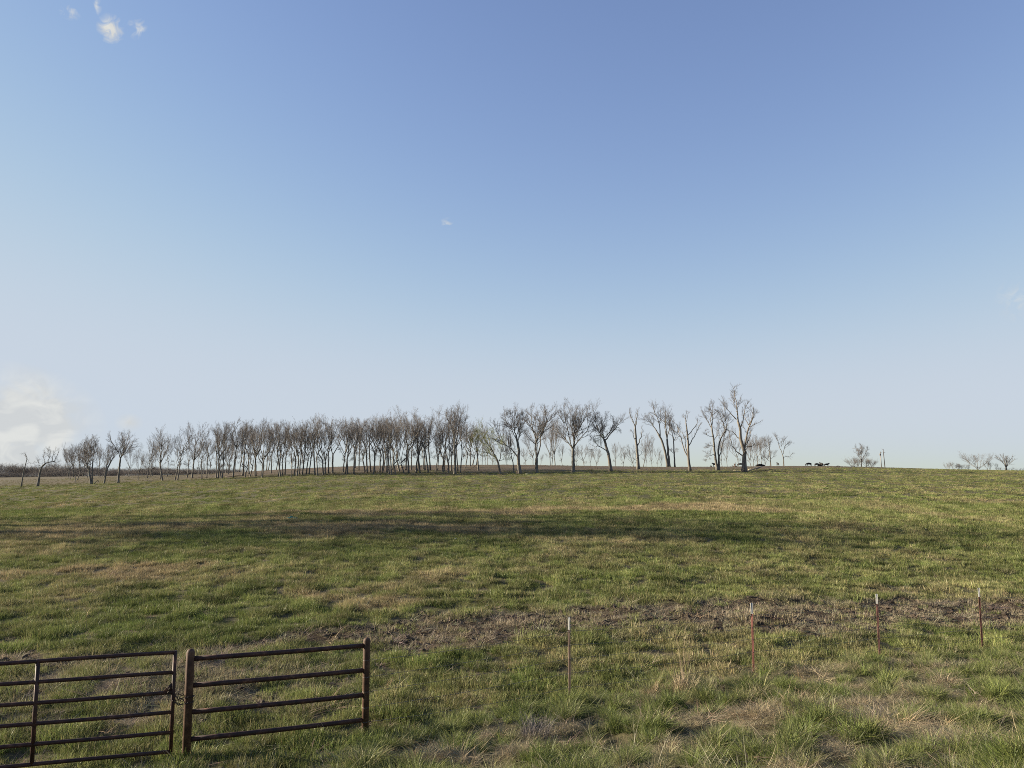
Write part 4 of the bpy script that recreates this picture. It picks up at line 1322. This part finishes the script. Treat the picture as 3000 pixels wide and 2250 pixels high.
# ------------------------------------------------------------------ fallen wood
def log_mesh(name, parts, seed, k=9):
    rng = np.random.RandomState(seed)
    g = Geo()
    for pts, r0, r1 in parts:
        p = resample(pts, 10)
        t = np.linspace(0, 1, 10)
        p[1:-1] += rng.randn(8, 3) * r0 * .12
        g.tube(p, (r0 + (r1 - r0) * t) * (1 + .1 * rng.randn(10)), k)
    return g.mesh(name)


def fallen(name, base, parts, mat, label, seed, cat='log', Y=None):
    """pieces in photo pixels relative to a foot point, laid at that point's distance; y offsets in metres"""
    if Y is None:
        x, y = hit(*base)
    else:
        y = Y
        x = ray(*base)[0] * y
    sc = y / FPX
    P = []
    for pl, r0, r1 in parts:
        P.append(([[(px - base[0]) * sc, dy, max(.0, (base[1] - py)) * sc] for px, py, dy in pl], r0 * sc / 2, r1 * sc / 2))
    o = tag(obj(name, log_mesh(name, P, seed), mat), label, cat)
    o.location = on_ground(x, y, 0.02)
    return o


fallen('downed_log', (2200, 1382), [([(2190, 1379, .2), (2202, 1376, 0), (2218, 1370, -.2), (2233, 1366.5, -.3)], 5, 3), ([(2214, 1374, .1), (2226, 1371, .6), (2234, 1368, 1.0)], 3, 1.6)], M_DEADWOOD,
       'thick pale fallen trunk propped against the tallest tree', 1)
fallen('downed_branch', (2240, 1382), [([(2206, 1380, -.6), (2225, 1379, -.8), (2245, 1378, -.6), (2258, 1375.5, -.4), (2272, 1379, 0)], 2.6, 1.0), ([(2240, 1379, -.6), (2252, 1380, .6), (2266, 1380, 1.2)], 1.6, .7)], M_DARKWOOD,
       'dark arching dead bough lying beyond the pale fallen trunk', 2)
fallen('splintered_stump_end', (2191, 1381), [([(2187, 1380.5, -.3), (2192, 1377, -.3), (2196, 1373.5, -.2)], 5.5, 2.5), ([(2193, 1379, .2), (2198, 1376, .3), (2200, 1372, .3)], 3, 1)], M_STRAWWOOD,
       'splintered bright wood where the trunk broke off', 3, cat='wood')
for i, (a, b_, yy, th, lab) in enumerate(((2150, 2165, 1379.5, 1.8, 'pale split log lying close to the foot of the tallest tree'), (2154, 2167, 1381.5, 1.5, 'pale split log lying just in front of another by the tallest tree'),
                                         (2112, 2136, 1381.5, 1.5, 'thin pale branch lying between two crest trees'), (2170, 2174, 1379, 2.0, 'short chunk of pale wood touching the tallest tree'))):
    fallen('downed_log', ((a + b_) / 2, yy + 1), [([(a, yy, rt.uniform(-.4, .4)), ((a + b_) / 2, yy + .2, 0), (b_, yy, rt.uniform(-.4, .4))], th, th * .7)], M_STRAWWOOD, lab, 10 + i)
fallen('downed_log', (1985, 1379), [([(1975, 1378.5, 0), (1985, 1378.5, .2), (1993, 1378.6, 0)], 1.3, .8)], M_STRAWWOOD, 'thin pale branch lying near the half-dead tree', 15)
fallen('downed_log', (2014, 1379.5), [([(2009, 1379, 0), (2015, 1378, .2), (2020, 1377.5, 0)], 2.0, 1.6)], M_DEADWOOD, 'short grey log lying against the half-dead tree', 16)
fallen('downed_log', (1205, 1371), [([(1172, 1369, 0), (1190, 1368, .3), (1215, 1367.5, .2), (1236, 1366, 0)], 3.4, 2.4), ([(1190, 1368, .3), (1180, 1364.5, .5), (1172, 1363, .6)], 1.8, .8), ([(1165, 1371, -.4), (1180, 1371, 0)], 1.8, 1.2)], M_STRAWWOOD,
       'long bright fallen trunk lying among the grove stems', 17)
fallen('downed_log', (1290, 1388.5), [([(1248, 1388, .3), (1275, 1388.6, 0), (1300, 1387.8, .2), (1330, 1387.4, .4)], 2.0, 1.3), ([(1240, 1388.8, 0), (1262, 1387, .6)], 1.0, .6)], M_DARKWOOD,
       'thin dark fallen trunk along the front edge of the grove', 18)
fallen('downed_log', (690, 1397), [([(660, 1397, .3), (685, 1395, 0), (712, 1392.5, .2)], 2.4, 1.6)], M_DARKWOOD, 'dark fallen trunk lying inside the grove at its low side', 19)
fallen('downed_branch', (1385, 1377), [([(1360, 1379, 0), (1378, 1374, .5), (1396, 1362, .4)], 1.6, .8)], M_DARKWOOD, 'dark bough slumped against the small budding tree', 20)
fallen('rotten_stump', (1517, 1387.5), [([(1517, 1388, 0), (1516.5, 1384, 0), (1514, 1380.5, 0)], 6.5, 5), ([(1519, 1387, .2), (1521, 1383, .3)], 4, 2.5)], M_DARKWOOD, 'dark rotten stump against the gnarled dark tree', 21, cat='stump')
fallen('broken_stump', (2153, 1368), [([(2153, 1369, 0), (2153, 1364, 0), (2152, 1360, 0)], 4.5, 3), ([(2154, 1365, 0), (2156, 1358, .2), (2156, 1355.5, .2)], 1.6, .6), ([(2152, 1364, .1), (2151, 1359, .1), (2151, 1357, 0)], 1.6, .6), ([(2150, 1367, 0), (2145, 1365, .3)], 2.4, 1.4), ([(2156, 1367, 0), (2161, 1366, .2)], 2.4, 1.2)], M_DARKWOOD,
       'reddish-brown broken stump with jagged roots on the crest', 22, cat='stump', Y=283)
fallen('brush_pile', (2456, 1366), [([(2449, 1366.5, 0), (2456, 1364.5, .3), (2461, 1366.5, 0)], 1.6, 1.4), ([(2452, 1366.5, .3), (2458, 1364.8, .1)], 1.2, .8)], M_DARKWOOD, 'low brown brush heap on the open crest past the cows', 23, cat='brush', Y=275)

# utility poles
for px, bot, top, lean, arm, lab in ((2582.5, 1371, 1323, -.02, 0, 'shorter weathered utility pole with a small transformer can'), (2593, 1371, 1315, -.05, 1, 'taller weathered utility pole with a bracket arm at its top')):
    Y = 345.0
    x = ray(px, 1368)[0] * Y
    H = EYE + ray(px, top)[1] * Y - float(ground_z(x, Y)) + .5
    r = empty('utility_pole', on_ground(x, Y, .5))
    tag(r, lab, 'pole')
    g = Geo()
    g.tube([[0, 0, 0], [lean * H * .5, 0, H * .5], [lean * H, 0, H]], [.19, .17, .14], 8)
    obj('pole', g.mesh('pole'), M_POLE, r)
    g = Geo()
    t = np.array([lean * H, 0, H])
    if arm:
        g.tube([t + [-.0, 0, -.25], t + [-.5, 0, -.1], t + [-.75, 0, 0]], .07, 6)
        obj('bracket_arm', g.mesh('bracket_arm'), M_POLE, r)
        g = Geo()
        g.tube([t + [.15, 0, -1.6], t + [.9, 0, -1.65]], .06, 6)
        obj('lower_arm', g.mesh('lower_arm'), M_POLE, r)
    else:
        g.tube([t + [.05, 0, -.35], t + [.55, 0, -.3]], .07, 6)
        obj('bracket_arm', g.mesh('bracket_arm'), M_POLE, r)
        g = Geo()
        g.tube([t + [-.28, 0, -1.7], t + [-.28, 0, -.9]], .2, 10)
        obj('transformer_can', g.mesh('transformer_can'), M_POLE, r)

# ------------------------------------------------------------------ stones and scraps in the pasture
def stone_mesh(seed):
    rng = np.random.RandomState(seed)
    bm = bmesh.new()
    bmesh.ops.create_icosphere(bm, subdivisions=2, radius=0.5)
    n0 = rng.rand(6, 3) - .5
    for v in bm.verts:
        d = v.co.normalized()
        f = 1 + .35 * sum(math.sin(3 * d.dot(Vector(k)) * 2.2 + i) for i, k in enumerate(n0)) / 3
        v.co = Vector((d.x * .5 * f, d.y * .42 * f, d.z * .3 * f + .1))
    me = bpy.data.meshes.new('stone')
    bm.to_mesh(me)
    bm.free()
    me.materials.append(M_STONE)
    return me


ST = [stone_mesh(k) for k in range(4)]
rs = np.random.RandomState(9)
spots = [(rs.uniform(1980, 2760), rs.uniform(1510, 1562)) for _ in range(46)]
spots += [(40, 1596), (115, 1602), (232, 1625), (258, 1628), (772, 1621), (908, 1568), (1142, 1582), (1168, 1581), (1335, 1580), (1660, 1542), (1692, 1546), (1780, 1560), (2822, 1548), (600, 1622)]
for i, (px, py) in enumerate(spots):
    x, y = hit(px, py)
    o = tag(obj('stone', ST[i % 4]), 'small pale stone in the stony strip near the end of the shade' if i < 46 else 'pale stone lying alone in the grazed pasture', 'stone', 'pale stones scattered over the pasture')
    o.location = on_ground(x, y, -.02)
    s = rs.uniform(.06, .13)
    o.scale = (s, s, s)
    o.rotation_euler = (0, 0, rs.uniform(0, 6.28))


def scrap(name, px, py, w_, h_, mat, label, cat, seed):
    rng = np.random.RandomState(seed)
    n = 9
    gx, gy = np.meshgrid(np.linspace(-.5, .5, n), np.linspace(-.5, .5, n), indexing='ij')
    z = h_ * (.35 + .8 * fbm(gx * 3 + seed, gy * 3, 3)) * np.clip(1.3 - 2 * np.sqrt(gx ** 2 + gy ** 2), 0.05, 1)
    V = np.stack([gx * w_ + .06 * w_ * rng.randn(n, n), gy * w_ * .7, z], -1).reshape(-1, 3)
    i_ = (np.arange(n - 1)[:, None] * n + np.arange(n - 1)[None]).ravel()
    me = quad_mesh(name, V, np.stack([i_, i_ + 1, i_ + n + 1, i_ + n], 1))
    x, y = hit(px, py)
    o = tag(obj(name, me, mat), label, cat)
    md = o.modifiers.new('thickness', 'SOLIDIFY')
    md.thickness = 0.01
    o.location = on_ground(x, y, -.06)
    return o


scrap('plastic_scrap', 857, 1521, .75, .3, M_TEAL, 'crumpled teal plastic scrap in the shaded strip of pasture', 'litter', 3)
scrap('plastic_sack', 1543, 1390.5, .75, .5, M_YELLOW, 'pale yellow crumpled sack beside the dark gnarled tree', 'sack', 4)
# ------------------------------------------------------------------ grass
def grass_mat(name, trans=0.35):
    m = bpy.data.materials.new(name)
    m.use_nodes = True
    nt = m.node_tree
    nt.nodes.clear()
    at = nt.nodes.new('ShaderNodeAttribute')
    at.attribute_type = 'INSTANCER'
    at.attribute_name = 'tint'
    bl = nt.nodes.new('ShaderNodeAttribute')
    bl.attribute_name = 'blade'
    mx = nt.nodes.new('ShaderNodeMix')
    mx.data_type = 'RGBA'
    mx.blend_type = 'MULTIPLY'
    mx.inputs[0].default_value = 1.0
    nt.links.new(at.outputs['Color'], mx.inputs[6])
    nt.links.new(bl.outputs['Color'], mx.inputs[7])
    d = nt.nodes.new('ShaderNodeBsdfDiffuse')
    t = nt.nodes.new('ShaderNodeBsdfTranslucent')
    g = nt.nodes.new('ShaderNodeBsdfGlossy')
    g.inputs['Roughness'].default_value = 0.45
    g.inputs['Color'].default_value = (1, 1, 1, 1)
    ms = nt.nodes.new('ShaderNodeMixShader')
    ms.inputs[0].default_value = trans
    ms2 = nt.nodes.new('ShaderNodeMixShader')
    ms2.inputs[0].default_value = 0.012
    out = nt.nodes.new('ShaderNodeOutputMaterial')
    nt.links.new(mx.outputs[2], d.inputs[0])
    nt.links.new(mx.outputs[2], t.inputs[0])
    nt.links.new(d.outputs[0], ms.inputs[1])
    nt.links.new(t.outputs[0], ms.inputs[2])
    nt.links.new(ms.outputs[0], ms2.inputs[1])
    nt.links.new(g.outputs[0], ms2.inputs[2])
    nt.links.new(ms2.outputs[0], out.inputs[0])
    return m


M_GRASS = grass_mat('grass_blades', 0.24)


def clump(seed, n, rad, h, lean, width, segs=3, hvar=.45, flat=0.0, tanmix=0.15):
    """n curved tapering blades rooted in a disc"""
    rng = np.random.RandomState(seed)
    a = rng.rand(n) * 6.283
    r = rad * np.sqrt(rng.rand(n))
    root = np.stack([r * np.cos(a), r * np.sin(a), np.full(n, -.015)], 1)
    a2 = a + rng.randn(n) * .9
    out = np.stack([np.cos(a2), np.sin(a2), np.zeros(n)], 1)
    H = h * rng.uniform(1 - hvar, 1 + hvar, n)
    ln = lean * rng.uniform(.2, 1.6, n)
    w = width * rng.uniform(.7, 1.3, n)
    fa = rng.rand(n) * 6.283
    side = np.stack([np.cos(fa), np.sin(fa), np.zeros(n)], 1)
    rows = []
    for k in range(segs + 1):
        t = k / segs
        p = root + out * (ln * H * (t ** 1.7))[:, None] + np.array([0, 0, 1.0]) * (H * (t - .35 * ln * t * t) * (1 - flat))[:, None]
        p[:, 2] = np.maximum(p[:, 2], -.015 + .02 * t * (1 + rng.rand(n)))
        ww = (w * (1 - t ** 1.6) + 0.0004)[:, None]
        rows.append(np.stack([p - side * ww * .5, p + side * ww * .5], 1))
    V = np.stack(rows, 1).reshape(-1, 3)           # n, segs+1, 2
    m = segs + 1
    b = np.arange(n)[:, None] * m * 2 + np.arange(segs)[None, :] * 2
    F = np.stack([b, b + 1, b + 3, b + 2], -1).reshape(-1, 4)
    me = quad_mesh('clump', V, F, False)
    col = np.ones((n, 3)) * rng.uniform(.7, 1.25, (n, 1))
    dry = rng.rand(n) < tanmix
    col[dry] = col[dry] * np.array([1.4, 1.24, 1.2])
    col = np.repeat(col, m * 2, axis=0)
    ca = me.color_attributes.new('blade', 'FLOAT_COLOR', 'POINT')
    ca.data.foreach_set('color', np.concatenate([col, np.ones((len(col), 1))], 1).astype(np.float32).ravel())
    me.materials.append(M_GRASS)
    return me


LIB_SHORT = library('short_tuft', [clump(10 + k, 46, .13, .085, .55, .0065) for k in range(4)], None)
LIB_FAR = library('field_tuft', [clump(20 + k, 64, .27, .14, .6, .017, segs=2) for k in range(4)], None)
LIB_TALL = library('tall_tuft', [clump(30 + k, 85, .10, .23, .85, .0065, segs=4) for k in range(4)] + [clump(36, 70, .17, .2, 1.5, .0055, segs=4, tanmix=.3, flat=.35)], None)
LIB_STRAW = library('straw', [clump(40 + k, 30, .18, .22, 1.6, .0075, segs=4, flat=.7, tanmix=0) for k in range(4)], None)
LIB_STALK = library('stalk', [clump(50 + k, 4 + k, .07, .45, .22, .004, segs=4, hvar=.6, tanmix=0) for k in range(4)], None)

rg = np.random.RandomState(2024)


def scatter(n, y0, y1, power, extra=3.0, ulim=.80):
    """points in the widening view strip, denser near for higher power"""
    t = rg.rand(n)
    y = (y0 ** (1 - power) + t * (y1 ** (1 - power) - y0 ** (1 - power))) ** (1 / (1 - power)) if abs(power - 1) > 1e-6 else y0 * (y1 / y0) ** t
    x = rg.uniform(-1, 1, n) * (ulim * y + extra)
    return x, y


def rots(n, tilt=.15):
    return np.stack([rg.randn(n) * tilt, rg.randn(n) * tilt, rg.rand(n) * 6.283], 1)


def keep(x, y, p):
    k = rg.rand(len(x)) < p
    return x[k], y[k]


def pts3(x, y):
    return np.stack([x, y, ground_z(x, y)], 1)


def tints(x, y, tanw=1.0, boost=0.0):
    tan, mud, lit, wood, d = maps(x, y)
    g = mixc(np.broadcast_to(C_GREEN, (len(x), 3)), C_GREEN2, np.clip(.5 + 1.1 * fbm(x / 2.5 + 70, y / 3.5, 3), 0, 1))
    t = np.clip(tan * tanw + boost + .22 * rg.randn(len(x)), 0, 1)
    c = mixc(g, C_TAN, t)
    c = c * np.clip(1 + .42 * fbm(x / (.5 + y / 60) + 11, y / (.5 + y / 40), 2), .6, 1.5)[:, None]
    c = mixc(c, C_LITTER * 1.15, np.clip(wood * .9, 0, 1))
    c = mixc(c, C_STRAW * .75, np.clip(np.maximum(lit, mud) * (rg.rand(len(x)) < .7), 0, 1))
    return c * rg.uniform(.85, 1.15, (len(x), 1)), tan, mud, lit, wood, d


# 1 grazed pasture, near part
x, y = scatter(200000, 9.5, 75, 0.4)
tan, mud, lit, wood, d = maps(x, y)
cl = np.clip(.74 + 1.1 * fbm(x / .7 + 4, y / .8, 2), .22, 1)
left = sstep(-2.6, -1.0, x - (y - 12) * .3)
x, y = keep(x, y, np.maximum(d < .25, (1 - left) * .95) * cl * (1 - np.clip(.98 * mud + .25 * mud * fbm(x / .5, y / .5 + 3, 2), 0, 1) * .93) * (1 - .55 * lit))
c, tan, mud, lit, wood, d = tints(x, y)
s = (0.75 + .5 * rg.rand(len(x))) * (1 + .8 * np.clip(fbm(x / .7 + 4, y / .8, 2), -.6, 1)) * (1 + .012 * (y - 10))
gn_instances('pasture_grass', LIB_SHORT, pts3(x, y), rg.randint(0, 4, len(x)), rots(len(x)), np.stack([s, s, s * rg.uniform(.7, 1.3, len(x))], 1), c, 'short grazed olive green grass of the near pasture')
n1 = len(x)
# 2 pasture to the crest, broader tufts
x, y = scatter(125000, 48, 330, 0.55, ulim=.78)
tan, mud, lit, wood, d = maps(x, y)
cl = np.clip(.7 + 1.0 * fbm(x / 3.0 + 4, y / 5.0, 2), .1, 1)
x, y = keep(x, y, cl * (1 - .5 * wood))
c, tan, mud, lit, wood, d = tints(x, y)
s = (0.6 + .6 * rg.rand(len(x))) * (1 + .45 * np.clip(fbm(x / 4.0, y / 6.0 + 33, 2), -.7, 1.2)) * (1 - .45 * wood)
gn_instances('hillside_grass', LIB_FAR, pts3(x, y), rg.randint(0, 4, len(x)), rots(len(x), .08), np.stack([s, s, s * rg.uniform(.6, 1.5, len(x))], 1), c, 'grazed grass of the hillside running up to the trees')
# 3 rank tufts left ungrazed in the pasture
x, y = scatter(12000, 16, 210, 0.35)
tan, mud, lit, wood, d = maps(x, y)
x, y = keep(x, y, (d < -.5) * np.clip(.15 + 1.4 * fbm(x / 6.0 + 14, y / 8.0, 2), 0, 1) * (1 - wood) * (1 - mud))
c, *_ = tints(x, y, 1.0, .15)
s = rg.uniform(.55, 1.15, len(x)) * (1 + .004 * y)
gn_instances('rank_tufts', LIB_TALL, pts3(x, y), rg.randint(0, 5, len(x)), rots(len(x)), np.stack([s * 1.5, s * 1.5, s * .8], 1), c * .85, 'taller ungrazed tufts dotted over the pasture')
# 4 road verge: rank grass between the bank and the fence
x, y = scatter(44000, 4.0, 24, 0.2, extra=4)
d = fence_dist(x, y)
left = sstep(-2.6, -1.0, x - (y - 12) * .3)            # trodden short in front of the gate
edge = sstep(-.35, .25, d + .35 * fbm(x / .9, y / .9, 2))
cl = np.clip(.5 + 1.9 * fbm(x / .55 + 8, y / .55, 2), .06, 1)
x, y = keep(x, y, edge * cl * (.35 + .65 * left))
tan_v = sstep(.05, .45, .14 + fbm(x / 1.3 + 90, y / 1.1, 3))
g = mixc(np.broadcast_to(C_GREEN, (len(x), 3)), C_GREEN2 * .95, np.clip(.5 + 1.4 * fbm(x / .7 + 15, y / .7, 2), 0, 1))
c = mixc(g, C_STRAW * .8, np.clip(tan_v + .2 * rg.randn(len(x)), 0, .95)) * rg.uniform(.8, 1.2, (len(x), 1))
left = sstep(-2.6, -1.0, x - (y - 12) * .3)
s = rg.uniform(.42, .74, len(x)) * (1 - .25 * tan_v) * (1 + 1.2 * np.clip(fbm(x / .55 + 8, y / .55, 2), -.7, .9)) * (.5 + .5 * left)
gn_instances('verge_grass', LIB_TALL, pts3(x, y), np.where(tan_v > .62, 4, rg.randint(0, 4, len(x))), rots(len(x), .2), np.stack([s, s, s * rg.uniform(.7, 1.15, len(x))], 1), c, 'rank green and straw-coloured grass on the bank before the fence')
# 5 straw and hay litter over the muddy track, the gateway and the verge
x, y = scatter(52000, 5, 40, 0.3, extra=3)
tan, mud, lit, wood, d = maps(x, y)
STRAW_PATCH = [(hit(px, py), rx, ry) for px, py, rx, ry in ((2290, 2085, .85, .6), (2620, 2125, .75, .5), (2870, 2195, .6, .45), (1930, 2028, .45, .3), (2550, 1975, .8, .3), (2900, 2110, .4, .3), (1300, 2238, .5, .25))]
patch = np.zeros(len(x))
for (cx_, cy_), rx, ry in STRAW_PATCH:
    patch = np.maximum(patch, sstep(1.2, .3, np.sqrt(((x - cx_) / rx) ** 2 + ((y - cy_) / ry) ** 2) + .5 * fbm(x / .4, y / .4, 2)))
vg = (d > .1) * np.clip(-.05 + .6 * fbm(x / 1.0 + 40, y / 1.0, 3), 0, .6)
x, y = keep(x, y, np.clip(.85 * mud * np.clip(.55 + 1.3 * fbm(x / .6, y / .6 + 5, 2), 0, 1) + .75 * lit + vg + .8 * patch + .07, 0, 1))
c = C_STRAW * rg.uniform(.45, 1.15, (len(x), 1)) * (1 + .08 * rg.randn(len(x), 3))
s = rg.uniform(.6, 1.25, len(x))
gn_instances('straw_litter', LIB_STRAW, pts3(x, y), rg.randint(0, 4, len(x)), rots(len(x), .2), np.stack([s, s, s], 1), c, 'loose straw and dead stems lying over mud and turf')
# 5b matted dead grass heaps on the bank
x, y = scatter(60000, 5, 20, 0.2, extra=3)
patch = np.zeros(len(x))
for (cx_, cy_), rx, ry in STRAW_PATCH:
    patch = np.maximum(patch, sstep(1.15, .35, np.sqrt(((x - cx_) / rx) ** 2 + ((y - cy_) / ry) ** 2) + .6 * fbm(x / .4, y / .4, 2)))
x, y = keep(x, y, patch * .5 * (fence_dist(x, y) > 0))
c = C_STRAW * np.array([1.0, .95, .88]) * rg.uniform(.6, 1.2, (len(x), 1))
s = rg.uniform(.55, .95, len(x))
gn_instances('matted_dead_grass', LIB_TALL, pts3(x, y), np.full(len(x), 4), rots(len(x), .35), np.stack([s, s, s * rg.uniform(.6, 1.1, len(x))], 1), c, 'matted tan dead grass lying in patches on the bank')
# 6 upright dead stalks of the verge
x, y = scatter(1500, 4.5, 24, 0.2, extra=4)
d = fence_dist(x, y)
x, y = keep(x, y, sstep(-.4, .2, d) * np.clip(.08 + 1.0 * fbm(x / 1.3 + 22, y / 1.3, 2), 0, .8) * sstep(-4.2, -1.5, x))
c = C_STRAW * rg.uniform(.7, 1.1, (len(x), 1))
s = rg.uniform(.5, 1.0, len(x))
gn_instances('dry_stalks', LIB_STALK, pts3(x, y), rg.randint(0, 4, len(x)), rots(len(x), .25), np.stack([s, s, s], 1), c, 'thin upright straw-coloured dead stalks on the bank')


# 7 trampled clods in the mud
def clod(seed):
    rng = np.random.RandomState(seed)
    bm = bmesh.new()
    bmesh.ops.create_icosphere(bm, subdivisions=1, radius=.5)
    for v in bm.verts:
        v.co *= rng.uniform(.6, 1.25)
        v.co.z *= .6
    me = bpy.data.meshes.new('clod')
    bm.to_mesh(me)
    bm.free()
    return me


M_CLOD = simple_mat('trampled_mud', 7.0, [(.3, (.026, .017, .011)), (.6, (.052, .035, .023)), (.8, (.11, .08, .053))], bmp=.02)
LIB_CLOD = library('clod', [clod(70 + k) for k in range(4)], M_CLOD)
x, y = scatter(60000, 12, 40, .3)
tan, mud, lit, wood, d = maps(x, y)
x, y = keep(x, y, np.clip(mud * np.clip(.4 + 1.5 * fbm(x / .5 + 8, y / .5, 2), 0, 1) + .15 * lit, 0, 1))
s = rg.uniform(.04, .22, len(x)) ** 1.0
gn_instances('mud_clods', LIB_CLOD, pts3(x, y), rg.randint(0, 4, len(x)), rots(len(x), .4), np.stack([s, s, s * rg.uniform(.5, 1, len(x))], 1), None, 'lumpy trampled mud clods along the worn track')


# single dead clumps that stand out on the verge
def dead_clump(name, px, py, n, rad, h, lean, width, col, label, seed, flat=0.0, hvar=.45):
    me = clump(seed, n, rad, h, lean, width, segs=5, hvar=hvar, flat=flat, tanmix=0)
    m, nt, b = nodemat(name + '_straw')
    cc, hh2 = noise_ramp(nt, 14.0, [(.3, tuple(np.array(col) * .6)), (.7, tuple(np.array(col) * 1.25))])
    nt.links.new(cc, b.inputs['Base Color'])
    b.inputs['Roughness'].default_value = .8
    b.inputs['Specular IOR Level'].default_value = .15
    me.materials.clear()
    me.materials.append(m)
    x, y = hit(px, py)
    o = tag(obj(name, me), label, 'grass clump')
    o.location = on_ground(x, y)
    return o


dead_clump('dead_grass_clump', 2008, 2036, 420, .17, .3, .4, .007, (.42, .34, .22), 'upright bleached dead grass clump on the verge between two posts', 61)
dead_clump('dead_weed_stems', 2000, 2030, 26, .14, 1.0, .18, .007, (.2, .15, .11), 'tall thin brown weed stems rising behind the bleached clump', 62)
dead_clump('grey_weed_clump', 1570, 2165, 420, .2, .34, .6, .004, (.2, .175, .165), 'rounded grey dead weed clump low on the bank', 63)
dead_clump('matted_straw_clump', 2290, 2090, 620, .45, .2, 1.4, .006, (.34, .28, .2), 'broad matted straw heap on the bank nearest the second post', 64, flat=.45)
dead_clump('matted_straw_clump', 2610, 2130, 480, .38, .22, 1.3, .006, (.34, .28, .2), 'matted straw heap with tall loose stems on the bank', 65, flat=.4, hvar=.8)
dead_clump('bleached_straw_clump', 2880, 2215, 620, .3, .3, 1.3, .005, (.3, .255, .19), 'bleached tangled straw clump low on the bank', 66, flat=.4)
